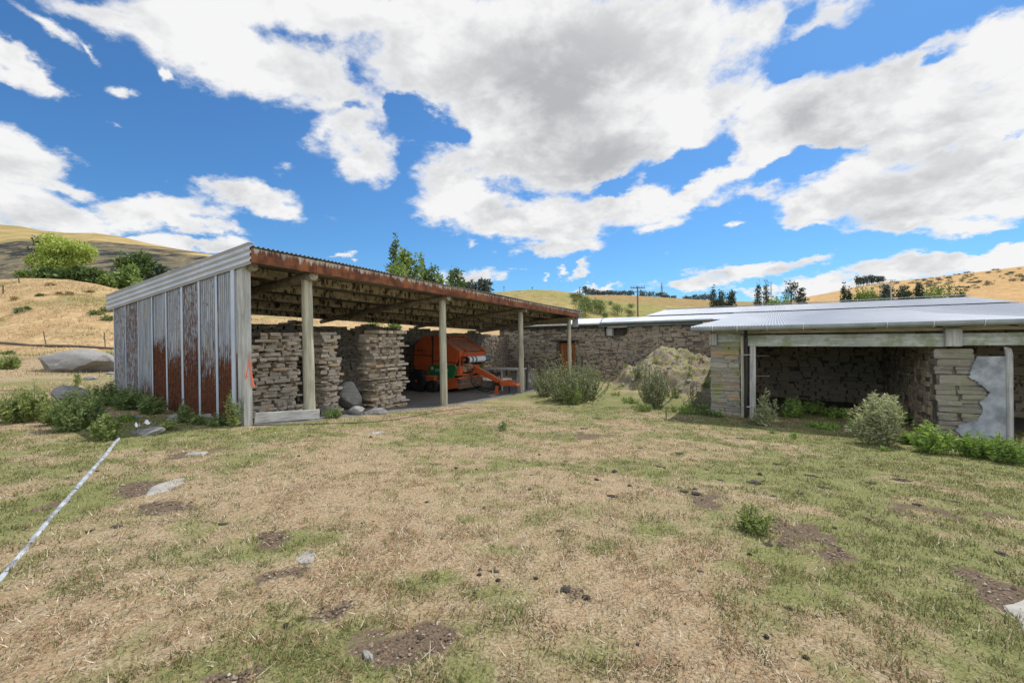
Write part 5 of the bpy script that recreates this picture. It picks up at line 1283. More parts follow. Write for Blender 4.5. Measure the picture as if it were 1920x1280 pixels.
# ------------------------------------------------------------------ half-buried pipe, black hose, litter
def pxline(pts, dz, sub=4):
    out = []
    for i in range(len(pts)-1):
        for k in range(sub):
            a = np.array(pts[i], float)*(1-k/sub)+np.array(pts[i+1], float)*k/sub; p = gp(*a); p[2] += dz; out.append(p)
    p = gp(*pts[-1]); p[2] += dz; out.append(p); return out
pp = empty('water_pipe', tuple(gp(140, 915)), 0, 'grey-white plastic pipe half buried in the grass at the left', 'pipe')
for seg, dz, r in (([(223, 821), (196, 855), (168, 887), (141, 918)], -.004, .026), ([(140, 919), (112, 950), (84, 982), (56, 1018)], -.012, .024), ([(53, 1021), (14, 1068), (-30, 1118), (-90, 1180)], -.014, .024)):
    mb = MB(); mb.tube(pxline(seg, dz, 6), r, 10, True, .05); put(mb, 'pipe_section', M['pipe'], pp, True)
mb = MB(); mb.tube(pxline([(440, 797), (500, 797), (560, 796), (620, 794), (680, 793), (740, 787), (790, 778), (835, 770), (880, 764)], .006), .009, 6); tag(mb.build('irrigation_hose', M['black'], None, True), 'thin black hose lying along the front of the pole shed', 'hose')
c = gp(245, 788); mb = MB(); mb.lathe(c+np.array((0, 0, .04)), (.8, .5, .1), [(-.11, .03), (-.1, .038), (.06, .038), (.1, .016), (.13, .016)], 12); tag(mb.build('plastic_bottle', M['blue'], None, True), 'crushed blue plastic bottle among the weeds by the pipe', 'bottle')
for (px, py, w, sd, lb) in ((278, 795, .14, 3, 'scrap of white plastic on the shaded grass beside the blue bottle'), (258, 800, .08, 4, 'small white paper scrap right of the blue bottle')):
    c = gp(px, py); rnd = random.Random(sd); mb = MB()
    mb.grid(lambda u, v: c+np.array((u*w, v*w*.7, .03+.03*math.sin(u*5+sd)+.03*math.cos(v*6+u*3))), np.linspace(-.6, .6, 7), np.linspace(-.5, .5, 6)); tag(mb.build('plastic_scrap', M['white'], None, True), lb, 'litter')
c = gp(1360, 1250)

rnd = random.Random(31)
for k in range(22):
    px, py = rnd.uniform(1160, 1318), rnd.uniform(668, 738); w_ = rnd.uniform(6, 17)
    mrock(px, py, w_, w_*rnd.uniform(.4, .7), 200+k, 'loose stone showing through the turf of the soil mound', 'slab' if rnd.random() < .6 else 'rock')
    list(COL.objects)[-1]['group'] = 'loose stones on the soil mound'
# ------------------------------------------------------------------ plants
def leaf_mesh(name, C, D, Ln, Wd, mat, par, rng, fold=.0):
    """rhombic leaves: C base points, D directions (unit), Ln lengths, Wd widths"""
    n = len(C); D = D/np.linalg.norm(D, axis=1)[:, None]
    rnd = rng.normal(size=(n, 3)); sd = np.cross(D, rnd); sd /= np.linalg.norm(sd, axis=1)[:, None]+1e-9
    nn = np.cross(sd, D)
    V = np.zeros((n, 4, 3))
    V[:, 0] = C; V[:, 1] = C+D*(Ln*.45)[:, None]+sd*(Wd*.5)[:, None]+nn*(Wd*.15)[:, None]; V[:, 2] = C+D*Ln[:, None]; V[:, 3] = C+D*(Ln*.45)[:, None]-sd*(Wd*.5)[:, None]+nn*(Wd*.15)[:, None]
    me = npmesh(name, V.reshape(-1, 3), np.arange(4*n), np.full(n, 4)); return link(name, me, mat, par)
def stem_set(rng, ns, h, spread, curve=.3, hv=.5):
    a = rng.random(ns)*2*np.pi; r = spread*np.sqrt(rng.random(ns))*(.8+.35*rng.random(ns)); hh = h*(1.04-hv*rng.random(ns)**1.2)*(1-.35*np.minimum(r/spread, 1)**2)
    k = rng.random(ns) < .14; hh = np.where(k, hh*1.22, hh); r = np.where(rng.random(ns) < .12, r*1.3, r)
    base = np.stack([np.cos(a)*r*.55, np.sin(a)*r*.55, np.zeros(ns)], 1); tip = np.stack([np.cos(a)*r, np.sin(a)*r, hh], 1)
    return base, tip
def plant(name, px, py, hpx, wpx, mat, label, cat, seed, ns=26, per=26, ll=.05, lw=.028, up=.35, group=None, tipc=0, off=(0, 0), zoff=0, wav=.12, xyz=None, bare=.08, depth=.8):
    rng = np.random.default_rng(seed); c = gp(px, py) if xyz is None else np.array(xyz); Y = c[1]; h = hpx*Y/F; sp = wpx*Y/F/2*1.08*Y/math.hypot(c[0], Y)
    root = empty(name, tuple(c+np.array((0, 0, zoff-.02))), rng.random()*6, label, cat, group)
    b, t = stem_set(rng, ns, h, sp); sc = np.array((1, 1, 1.))
    mb = MB(); Cs = []; Ds = []; Ls = []
    for i in range(ns):
        side = rng.normal(size=3)*wav*h; side[2] *= .2
        P = [b[i]+(t[i]-b[i])*k+side*math.sin(k*math.pi)*.5+np.array((0, 0, .18*h*k*(1-k))) for k in np.linspace(0, 1, 6)]
        mb.tube(P, [.006*h+.002]*5+[.002], 4, False)
        m = int(per*(.6+.8*rng.random())); k = bare+(1-bare)*rng.random(m)**.85; P = np.array(P)
        ii = np.minimum((k*5).astype(int), 4); fr = (k*5-ii)[:, None]; pts = P[ii]*(1-fr)+P[ii+1]*fr
        ax = P[ii+1]-P[ii]; ax /= np.linalg.norm(ax, axis=1)[:, None]
        d = rng.normal(size=(m, 3)); d -= ax*(d*ax).sum(1)[:, None]; d /= np.linalg.norm(d, axis=1)[:, None]; d = d+ax*up+np.array((0, 0, .1))
        Cs.append(pts+rng.normal(size=(m, 3))*ll*.25); Ds.append(d); Ls.append(ll*(1.15-.6*k)*(.7+.6*rng.random(m)))
        if tipc:   # rosettes / flower heads at the tip
            d = rng.normal(size=(tipc, 3)); d[:, 2] = abs(d[:, 2])*.6
            Cs.append(np.repeat(P[-1:], tipc, 0)+rng.normal(size=(tipc, 3))*ll*.3); Ds.append(d); Ls.append(np.full(tipc, ll*.75))
    C = np.concatenate(Cs); D = np.concatenate(Ds); L = np.concatenate(Ls)*np.exp(.28*rng.normal(size=len(C)))
    st_ = mb.build('stem', M['stem'], root, fix=False)
    leaf_mesh('foliage', C, D, L, L*(lw/ll), mat, root, rng)
    return root
g = 'weeds growing round the sheds'
HO, TH, NE, WE, WL = M['horehound'], M['thistle'], M['nettle'], M['weed'], M['weedlight']
# grey-green horehound thicket before the barn door
plant('shrub', 1068, 752, 82, 112, HO, 'big rounded grey-green shrub before the barn door', 'shrub', 1, 120, 46, .075, .04, wav=.18)
plant('shrub', 1022, 742, 62, 50, HO, 'smaller dark grey-green shrub against the left of the big shrub', 'shrub', 2, 50, 36, .07, .035)
plant('shrub', 1102, 746, 76, 62, HO, 'grey-green shrub against the right of the big shrub', 'shrub', 3, 60, 40, .075, .036)
plant('shrub', 1072, 757, 48, 46, WL, 'low yellow-green shrub in front of the big shrub', 'shrub', 4, 40, 36, .06, .035)
def mpt(px, py):
    d = ray(px, py); k = 14.0
    for _ in range(500):
        p = d*k+np.array((0, 0, EYE))
        if p[2] < MTOP(p[0], p[1]): break
        k += .04
    return p
plant('shrub', 0, 0, 48, 24, HO, 'upright grey-green plant against the barn wall left of the mound', 'plant', 5, 22, 40, .085, .04, xyz=mpt(1120, 700))
plant('shrub', 0, 0, 42, 18, HO, 'slim grey-green plant against the barn wall beside the mound', 'plant', 6, 16, 36, .085, .04, xyz=mpt(1157, 692))
plant('shrub', 1227, 762, 82, 52, HO, 'tall leafy plant at the front foot of the soil mound', 'plant', 7, 60, 44, .075, .036, wav=.2)
plant('shrub', 0, 0, 36, 34, HO, 'dark grey-green plant on the left slope of the mound', 'plant', 8, 24, 36, .075, .036, xyz=mpt(1200, 712))
plant('shrub', 1303, 765, 50, 52, HO, 'sparse twiggy plant between the mound and the mossy pier', 'plant', 9, 26, 20, .06, .025)
plant('weed_plant', 1318, 778, 24, 26, WE, 'low weed left of the mossy pier foot', 'weed', 10, 26, 26, .06, .03)
plant('weed_plant', 1262, 772, 16, 14, WE, 'small weed in the grass before the mound', 'weed', 11, 10, 16, .05, .025)
plant('thistle_plant', 1437, 798, 60, 34, TH, 'pale flowering thistle beside the downpipe', 'thistle', 12, 20, 30, .085, .028, tipc=16)
plant('thistle_plant', 1420, 792, 24, 32, TH, 'low thistle rosette at the left of the downpipe thistle', 'thistle', 13, 12, 26, .08, .03)
plant('thistle_plant', 1650, 832, 92, 96, TH, 'big pale branching thistle before the open cattle shed', 'thistle', 14, 58, 40, .10, .026, tipc=22, wav=.16)
plant('weed_plant', 1488, 822, 22, 10, NE, 'small upright weed on the grass between the two thistles', 'weed', 15, 5, 18, .05, .025)
plant('nettle_plant', 1748, 848, 54, 84, NE, 'bright green nettle clump under the rendered pier', 'nettles', 16, 44, 44, .075, .03)
plant('nettle_plant', 1826, 856, 46, 80, NE, 'bright green nettle clump in front of the leaning rounded post', 'nettles', 17, 34, 42, .075, .03)
plant('nettle_plant', 1890, 868, 52, 70, NE, 'bright green nettle clump at the right edge of the picture', 'nettles', 18, 38, 42, .075, .03)
plant('nettle_plant', 1945, 870, 56, 60, NE, 'nettle clump running out of the picture at the right', 'nettles', 19, 40, 34, .10, .045)
plant('nettle_plant', 1706, 832, 26, 36, NE, 'low nettle clump at the shadow edge right of the big thistle', 'nettles', 58, 22, 26, .08, .04)
for k, (px, py, h, w, lb) in enumerate(((1485, 782, 42, 34, 'green weed inside the cattle shed nearest the downpipe'), (1520, 775, 26, 50, 'low green weeds at the back of the cattle shed'), (1570, 782, 20, 60, 'spreading low weeds in the middle of the cattle shed'), (1610, 806, 18, 40, 'low weeds left of the big thistle in the shade'), (1540, 802, 10, 70, 'flat creeping weeds at the shadow edge of the cattle shed'), (1705, 792, 18, 30, 'weeds at the foot of the cross wall'))):
    plant('weed_plant', px, py, h, w, NE, lb, 'weed', 20+k, 36, 26, .08, .05)
# left of the pole shed
plant('shrub', 48, 790, 66, 96, WL, 'rounded light green bush at the left edge of the picture', 'shrub', 30, 90, 46, .06, .03, wav=.2)
plant('shrub', 145, 806, 78, 90, WE, 'dark green bush covering the front of the squarish boulder', 'shrub', 31, 90, 46, .065, .03, wav=.2)
plant('shrub', 108, 796, 42, 50, WL, 'low green bush between the two left bushes', 'shrub', 32, 36, 36, .055, .03)
plant('shrub', 200, 824, 52, 50, WL, 'yellow-green bush at the end of the white pipe', 'shrub', 33, 44, 40, .055, .03)
plant('shrub', 205, 760, 50, 70, WE, 'tangled dark bush behind the yellow-green bush', 'shrub', 34, 60, 40, .065, .032)
plant('shrub', 245, 768, 44, 66, WE, 'dark weeds against the back half of the rusty wall', 'shrub', 35, 60, 40, .07, .034)
plant('shrub', 285, 776, 38, 50, WE, 'dark weeds against the middle of the rusty wall', 'shrub', 36, 40, 36, .07, .034)
plant('weed_plant', 345, 792, 40, 30, WE, 'upright weed below the rustiest wall sheet', 'weed', 37, 20, 34, .06, .03)
plant('weed_plant', 372, 796, 22, 30, WE, 'low weed below the front half of the rusty wall', 'weed', 38, 18, 28, .055, .03)
plant('weed_plant', 412, 798, 24, 40, WE, 'spreading weed between the stones by the corner post', 'weed', 39, 24, 28, .055, .03)
plant('weed_plant', 437, 800, 70, 30, WL, 'tall leafy weed leaning on the corner post', 'weed', 40, 16, 44, .05, .026)
plant('weed_plant', 320, 806, 26, 28, WL, 'light green weed beside the grey stone by the wall', 'weed', 41, 14, 28, .05, .028)
plant('weed_plant', 240, 790, 18, 40, NE, 'low green weed round the blue bottle', 'weed', 42, 20, 22, .05, .03)
plant('weed_plant', 542, 764, 38, 28, WE, 'dark green weed behind the first shed pole', 'weed', 43, 18, 34, .055, .03)
plant('weed_plant', 622, 783, 24, 36, WE, 'green weed in front of the heaped rocks', 'weed', 44, 24, 30, .05, .026)
plant('weed_plant', 684, 762, 12, 12, WE, 'tiny weed at the foot of the wide pillar', 'weed', 45, 6, 16, .04, .022)
plant('weed_plant', 943, 806, 22, 18, WE, 'small lone weed on the grass before the third pole', 'weed', 46, 8, 24, .05, .024)
plant('weed_plant', 1416, 994, 56, 66, WL, 'bright green bushy weed alone on the foreground grass', 'weed', 47, 34, 40, .032, .014, wav=.2)
plant('shrub', 16, 692, 30, 44, WL, 'round green bush left of the long boulder', 'shrub', 48, 40, 30, .12, .06)
plant('shrub', 205, 676, 20, 34, WL, 'green shrub between the long boulder and the shed wall', 'shrub', 49, 30, 26, .12, .06)
plant('weed_plant', 143, 722, 30, 16, WL, 'spindly weed behind the squarish boulder', 'weed', 50, 8, 24, .07, .035)
plant('weed_plant', 1249, 785, 28, 12, M['straw'], 'dead straw-coloured stalks in the grass before the mound', 'weed', 51, 7, 3, .03, .01)
plant('weed_plant', 1658, 845, 10, 16, NE, 'small green weed in front of the big thistle', 'weed', 52, 8, 14, .05, .03)
plant('weed_plant', 1448, 812, 12, 10, NE, 'tiny green weed in front of the downpipe thistle', 'weed', 53, 5, 14, .04, .022)
# grass tufts hugging the mound
rnd = random.Random(77)
for k in range(26):
    px = rnd.uniform(1150, 1325); py = rnd.uniform(668, 745); p = mpt(px, py)
    if p[1] > 25 : continue
    plant('grass_tuft', 0, 0, rnd.uniform(5, 9), rnd.uniform(9, 20), M['weedlight'] if rnd.random() < .6 else M['straw'], 'small grass tuft growing on the soil mound', 'grass tuft', 100+k, 14, 8, .09, .022, xyz=p, up=1.2, group='grass tufts on the mound')

# ------------------------------------------------------------------ trees
def crown_mesh(name, blobs_, nleaf, ls, mat, par, rng, droop=0, aspect=.55, fit=None):
    w = np.array([b[3]*b[4]*b[5] for b in blobs_])**.7; w /= w.sum(); i = rng.choice(len(blobs_), nleaf, p=w); Bb = np.array(blobs_)[i]
    d = rng.normal(size=(nleaf, 3)); d /= np.linalg.norm(d, axis=1)[:, None]; r = rng.random(nleaf)**.45*(1+.12*rng.normal(size=nleaf))
    C = Bb[:, :3]+d*r[:, None]*Bb[:, 3:6]
    D = rng.normal(size=(nleaf, 3))*.7+d*.6; D[:, 2] -= droop
    if fit:
        for ax in (0, 1):
            lo, hi = np.percentile(C[:, ax], (3, 97)); C[:, ax] = (C[:, ax]-(lo+hi)/2)*fit[0]/max(hi-lo, .01)*.94
        hi = np.percentile(C[:, 2], 98.5); C[:, 2] *= fit[1]/hi*.985
    L = ls*(.6+.8*rng.random(nleaf)); return leaf_mesh(name, C, D, L, L*aspect, mat, par, rng)
def tree(name, base, h, w, mat, label, seed, style='round', nleaf=900, ls=None, cat='tree', group=None, trunk=.0):
    rng = np.random.default_rng(seed); base = np.array(base, float); w = w*base[1]/math.hypot(base[0], base[1]); root = empty(name, tuple(base), 0, label, cat, group)
    mb = MB(); rb = h*.022+.02; tip = h*(.55 if style in ('round', 'spread', 'bush') else .95)
    mb.tube([np.array((0, 0, -.3)), np.array((rng.normal()*.01*h, 0, h*.25)), np.array((rng.normal()*.02*h, rng.normal()*.02*h, tip))], [rb*1.2, rb*.8, rb*.25], 6)
    B_ = []
    if style == 'round' or style == 'spread':
        nb = 16
        for k in range(nb):
            a = rng.random()*6.28; rr_ = rng.random()**.6; zz = .32+.6*rng.random(); rad = w/2*rr_*.75*math.sin(min(1, (1.02-zz)/.42+.25)*1.57)
            c = np.array((math.cos(a)*rad, math.sin(a)*rad, h*zz)); s_ = (.15+.11*rng.random())
            B_.append((*c, w*s_, w*s_, h*s_*.62)); mb.tube([np.array((0, 0, h*.18+.2*h*rng.random())), c*np.array((.6, .6, .8)), c], [rb*.45, rb*.25, rb*.08], 4)
        B_.append((0, 0, h*.86, w*.16, w*.16, h*.12))
    elif style == 'bush':
        for k in range(9):
            a = rng.random()*6.28; rr_ = rng.random()**.6; c = (math.cos(a)*w*.34*rr_, math.sin(a)*w*.34*rr_, h*(.25+.45*rng.random())); s_ = .2+.1*rng.random(); B_.append((*c, w*s_, w*s_, h*s_*1.1))
    elif style == 'conifer':
        for k in range(16):
            z = .10+.88*k/16; rad = w/2*(1-z)**.8+.03*w
            for m_ in range(3 if k < 13 else 1):
                a = rng.random()*6.28; rr_ = rng.uniform(.25, .75); B_.append((math.cos(a)*rad*rr_, math.sin(a)*rad*rr_, h*z-.03*h*rr_, rad*.55, rad*.55, h*.032+.02*h*rng.random()))
    elif style == 'pine':
        for k in range(15):
            z = .28+.70*k/15; rad = w/2*(.25+.95*math.sin((1-z)*2.0+.25))*rng.uniform(.55, 1.05)
            for m_ in range(2):
                a = rng.random()*6.28; B_.append((math.cos(a)*rad*.6, math.sin(a)*rad*.6, h*z, rad*.52, rad*.5, h*.035+.025*h*rng.random()))
            mb.tube([np.array((0, 0, h*z*.95)), np.array((math.cos(a)*rad*.7, math.sin(a)*rad*.7, h*z))], [rb*.3, rb*.1], 4)
    elif style == 'poplar':
        for k in range(18):
            z = .06+.92*k/18; rad = w/2*(math.sin(min(1, z*1.6+.25)*1.57)*(1-z**3)+.05); a = rng.random()*6.28; B_.append((math.cos(a)*rad*.35, math.sin(a)*rad*.35, h*z, rad*.75, rad*.75, h*.06))
    mb.build('trunk', M['bark'], root, True, fix=False)
    crown_mesh('crown', B_, nleaf, ls or max(w, h)*.05, mat, root, rng, droop=.5 if style == 'spread' else 0, fit=(w, h))
    return root
def hz_of(hf, px, Y):
    x = (px-960)/F*Y; return np.array((x, Y, float(HILLS[hf](x, Y))))
def ptree(px, top, wpx, hf, Y, mat, label, seed, style, nleaf=900, base_py=None, group=None, name='tree', ls=None, cat='tree'):
    b = hz_of(hf, px, Y); b[2] -= .3
    if base_py is not None: b[2] = min(b[2], at(px, base_py, Y)[2])
    h = at(px, top, Y)[2]-b[2]; return tree(name, b, h, wpx*Y/F, M[mat], label, seed, style, nleaf, ls, cat, group)
# left, behind the dry hill
ptree(116, 448, 108, 'dry_grass_hill', 68, 'willow', 'bright lime-green willow on the left hill crest', 1, 'spread', 12000, name='willow_tree', ls=.36)
ptree(74, 448, 34, 'dry_grass_hill', 74, 'pine', 'dark flat-topped pine half hidden behind the lime-green willow', 2, 'pine', 900, name='pine_tree')
for k, (px, top, w, m, lb) in enumerate(((52, 512, 30, 'treelight', 'light green bush at the left foot of the willow'), (86, 503, 40, 'tree', 'mid green bush under the left of the willow'), (118, 508, 40, 'tree', 'dark green bush under the middle of the willow'), (150, 500, 36, 'tree', 'dark green bush under the right of the willow'), (176, 506, 30, 'tree', 'dark green bush right of the willow'), (202, 520, 26, 'treelight', 'small light green bush left of the tree pair'), (130, 519, 26, 'hillscrub', 'small olive bush in front of the willow bushes'), (190, 512, 30, 'tree', 'low dark bush between the willow and the tree pair'))):
    ptree(px, top, w, 'dry_grass_hill', 63.5, m, lb, 10+k, 'bush', 900, name='bush', ls=.5, cat='bush', group='bushes below the willow')
ptree(262, 478, 62, 'dry_grass_hill', 72, 'tree', 'tall dark tree behind the roof end at the left', 20, 'round', 2600, name='tree', ls=.6)
ptree(240, 498, 40, 'dry_grass_hill', 66, 'treelight', 'lighter green tree in front of the tall dark one', 21, 'spread', 1500, name='tree', ls=.5)
ptree(298, 502, 40, 'dry_grass_hill', 70, 'pine', 'low dark pine beside the iron roof at the left', 22, 'pine', 1300, name='pine_tree', ls=.6)
# above the shed roof, middle
ptree(742, 449, 20, 'olive_hill', 118, 'tree', 'tall slim dark poplar above the shed roof', 30, 'poplar', 1300, name='poplar_tree', ls=.8)
ptree(770, 473, 48, 'olive_hill', 112, 'treelight', 'rounded light green tree right of the poplar', 31, 'round', 2400, name='tree', ls=.8)
ptree(752, 500, 50, 'olive_hill', 106, 'treelight', 'low light green tree at the foot of the poplar', 32, 'round', 1500, name='tree', ls=.8)
ptree(728, 506, 16, 'olive_hill', 110, 'tree', 'small dark shrub left of the poplar', 33, 'bush', 400, name='tree', ls=.8)
ptree(806, 500, 30, 'olive_hill', 122, 'tree', 'thin-crowned tree right of the rounded green tree', 34, 'round', 700, name='tree', ls=.9)
ptree(826, 518, 26, 'olive_hill', 122, 'treelight', 'low pale tree above the middle of the shed roof', 35, 'round', 700, name='tree', ls=.9)
ptree(846, 512, 24, 'olive_hill', 126, 'tree', 'pointed dark tree above the middle of the shed roof', 36, 'conifer', 700, name='tree', ls=.9)
ptree(860, 508, 26, 'olive_hill', 128, 'tree', 'loose dark tree right of the pointed tree', 37, 'round', 700, name='tree', ls=.9)
ptree(884, 530, 28, 'olive_hill', 135, 'farpine', 'spreading dark pine left of the last roof tree', 38, 'round', 600, name='pine_tree', ls=1)
ptree(907, 526, 28, 'olive_hill', 135, 'farpine', 'spreading dark pine at the right end of the roof trees', 39, 'round', 600, name='pine_tree', ls=1)
# along the far field
row = 'trees along the far ridge line'
for k, (px, top, w) in enumerate(((1098, 537, 10), (1106, 541, 12), (1114, 543, 12), (1122, 545, 12), (1132, 546, 14), (1142, 545, 12), (1150, 546, 12), (1160, 547, 12), (1172, 546, 14), (1184, 546, 12), (1206, 545, 14), (1218, 548, 16), (1236, 549, 18), (1248, 551, 16), (1262, 555, 14))):
    ptree(px, top, w, 'brown_field', 490+(k % 3)*6, 'farpine', 'small dark tree in the row along the far ridge left of the pylon', 50+k, 'round', 260, name='tree', ls=1.6, group=row)
for k, (px, top, w) in enumerate(((1290, 556, 20), (1304, 554, 18), (1318, 553, 18), (1330, 553, 16))):
    ptree(px, top, w, 'brown_field', 500, 'farpine', 'small dark tree in the short row left of the conifer group', 70+k, 'round', 220, name='tree', ls=1.8, group='short row of far trees')
for k, (px, top, w, s_, lb) in enumerate(((1338, 540, 15, 'conifer', 'tall pointed conifer at the left of the far tree group'), (1354, 547, 22, 'round', 'rounded tree in the middle of the far tree group'), (1371, 546, 16, 'round', 'rounded tree at the right of the far tree group'), (1422, 535, 15, 'conifer', 'left conifer of the close pair above the roof'), (1437, 532, 13, 'conifer', 'right narrower conifer of the close pair above the roof'), (1484, 529, 32, 'pine', 'big layered dark pine above the long roof'), (1503, 541, 18, 'pine', 'smaller thin pine right of the big layered pine'))):
    ptree(px, top, w, 'brown_field', 330, 'pine', lb, 80+k, s_, 900, name='conifer_tree' if s_ == 'conifer' else 'pine_tree', ls=1.3, base_py=572)
# beyond the barn roof at the right
for k, (px, top, w, s_, m, lb, nm) in enumerate(((1460, 558, 36, 'bush', 'treelight', 'yellow-green bush between the conifer pair and the big pine', 'bush'), (1582, 539, 14, 'conifer', 'pine', 'small dark conifer left of the bright green trees', 'conifer_tree'), (1594, 545, 10, 'conifer', 'pine', 'smallest conifer beside the bright green trees', 'conifer_tree'), (1606, 542, 28, 'bush', 'treelight', 'bright green tree left of the concrete pole', 'tree'), (1626, 543, 24, 'bush', 'treelight', 'second bright green tree next to the concrete pole', 'tree'), (1650, 551, 44, 'bush', 'hillscrub', 'wide olive bush at the foot of the concrete pole', 'bush'),
        (1664, 535, 24, 'round', 'farpine', 'bare greyish tree behind the concrete pole', 'tree'), (1692, 537, 34, 'pine', 'pine', 'dark wind-swept pine right of the concrete pole', 'pine_tree'), (1722, 533, 24, 'pine', 'pine', 'taller dark pine right of the wind-swept pine', 'pine_tree'), (1708, 548, 26, 'bush', 'tree', 'green bush between the two dark pines', 'bush'), (1748, 537, 40, 'bush', 'treelight', 'broad bright green tree right of the dark pines', 'tree'), (1778, 533, 46, 'bush', 'tree', 'broad darker green tree at the right end of the roof trees', 'tree'), (1798, 545, 20, 'bush', 'tree', 'low bush at the right end of the roof trees', 'bush'))):
    b = at(px, 600, 210); b[2] = min(b[2], at(px, 572, 210)[2]); h = at(px, top, 210)[2]-b[2]
    tree(nm, b, h, w*210/F, M[m], lb, 95+k, s_, 1100, .95, 'bush' if nm == 'bush' else 'tree')
for k in range(11):
    px = 1606+k*4.9+rnd.uniform(-1, 1); b = hz_of('orange_hill', px, 890); top = 519-k*.22+rnd.uniform(-1.5, 1.5); h = at(px, top, 890)[2]-b[2]
    tree('tree', b, h, 7.5*890/F, M['farpine'], 'slim dark tree in the shelter belt on the orange hill crest', 120+k, 'round', 200, 2.6, 'tree', 'shelter belt on the orange hill')
# scrub on the slopes
for k, (px, py, h, w) in enumerate(((1085, 602, 22, 22), (1098, 595, 30, 22), (1110, 588, 20, 20), (1124, 578, 14, 18), (1126, 592, 18, 14), (1078, 570, 12, 10), (1076, 560, 9, 12), (1084, 561, 12, 14), (1092, 564, 10, 12), (1158, 590, 18, 18), (1183, 578, 8, 10), (1134, 600, 14, 10), (1184, 594, 10, 12), (1100, 566, 8, 10), (1176, 588, 8, 8), (1144, 572, 8, 8))):
    b = None
    for Y in np.arange(70, 150, 2.0):
        p = at(px, py, Y); 
        if p[2] <= HILLS['olive_hill'](p[0], Y): b = p; break
    if b is None: b = hz_of('olive_hill', px, 140)
    b = np.array(b, float); b[2] = float(HILLS['olive_hill'](b[0], b[1]))-.2
    tree('scrub_bush', b, h*1.2*b[1]/F, w*1.25*b[1]/F, M['hillscrub'], 'rounded olive scrub bush on the slope behind the shed end', 140+k, 'bush', 800, max(h, w)*b[1]/F*.11, 'bush', 'scrub on the hill behind the shed')
cnt = 0
for k in range(560):
    px = rnd.uniform(1640, 2000); py = rnd.uniform(505, 560); n_ = vnoise(px*.02, py*.12, 3)
    if n_ < .48: continue
    b = None
    for Y in np.arange(320, 900, 12.0):
        p = at(px, py, Y)
        if p[2] <= HILLS['orange_hill'](p[0], Y): b = p; break
    if b is None: continue
    b = np.array(b); b[2] = float(HILLS['orange_hill'](b[0], b[1]))-.3; w = rnd.uniform(4, 11); h = rnd.uniform(2, 4.5); cnt += 1
    tree('scrub_bush', b, h*b[1]/F, w*b[1]/F, M['scrub'], 'dark scrub bush on the orange hillside at the right', 300+k, 'bush', 90, w*b[1]/F*.14, 'bush', 'scrub on the orange hill')
# tussocks on the dry hill to the left, bushes seen through the gap above the back wall
def h1pt(px, py):
    for Y in np.arange(25, 62, .25):
        p = at(px, py, Y)
        if p[2] <= max(HILLS['dry_grass_hill'](p[0], Y), g0(p[0], Y)): return p
    return hz_of('dry_grass_hill', px, 61)
for k, (px, py, h, w, m) in enumerate(((36, 588, 13, 26, 'horehound'), (52, 582, 7, 10, 'hillscrub'), (28, 562, 6, 14, 'straw'), (96, 536, 6, 18, 'straw'), (132, 553, 6, 14, 'straw'), (112, 552, 5, 10, 'straw'), (168, 548, 5, 16, 'straw'), (200, 584, 9, 22, 'hillscrub'), (180, 590, 8, 26, 'hillscrub'), (205, 600, 8, 26, 'hillscrub'), (75, 555, 4, 12, 'hillscrub'), (15, 665, 6, 16, 'hillscrub'))):
    p = h1pt(px, py); Y = p[1]
    tree('tussock', p-np.array((0, 0, .1)), h*Y/F, w*Y/F, M[m], 'low tussock on the dry hillside left of the shed', 500+k, 'bush', 320, .22, 'tussock', 'tussocks on the dry hill')
for k, (px, top, w, lb) in enumerate(((701, 604, 16, 'left green bush seen over the back wall of the shed'), (736, 605, 26, 'right green bush seen over the back wall of the shed'))):
    Y = 30; b = at(px, 617, Y); b[2] -= .6; h = at(px, top, Y)[2]-b[2]; tree('bush', b, h, w*Y/F, M['treelight'], lb, 520+k, 'bush', 500, .2, 'bush')

# ------------------------------------------------------------------ poles, pylons, fences
def upole(name, px, top, basepy, Y, armw, mat, label, arms=1, ins=6, r=.14):
    b = at(px, basepy, Y); b[2] -= 1; h = at(px, top, Y)[2]-b[2]; root = empty(name, tuple(b), 0, label, 'utility pole')
    mb = MB(); mb.tube([(0, 0, 0), (0, 0, h)], [r*1.2, r*.85], 10); mb.build('post', mat, root, True)
    for a in range(arms):
        z = h-.25-a*.9; W = armw*Y/F
        mb = MB(); mb.beam((-W/2, -.12, z), (W/2, -.12, z), .13, .16); mb.build('crossarm', mat, root)
        for i in range(ins):
            x = (-.47+.94*i/(ins-1))*W
            if abs(x) < .12: continue
            mb = MB(); mb.lathe((x, -.12, z+.08), (0, 0, 1), [(0, .02), (.1, .025), (.12, .06), (.26, .055), (.3, .03)], 8); mb.build('insulator', M['polewood'], root, True)
    return root
upole('utility_pole', 1196, 537, 600, 82, 27, M['polewood'], 'wooden power pole with one crossarm behind the barn roof')
upole('utility_pole', 1671, 524, 575, 190, 18, M['concrete'], 'pale concrete power pole among the trees beyond the barn', 2, 4, .2)
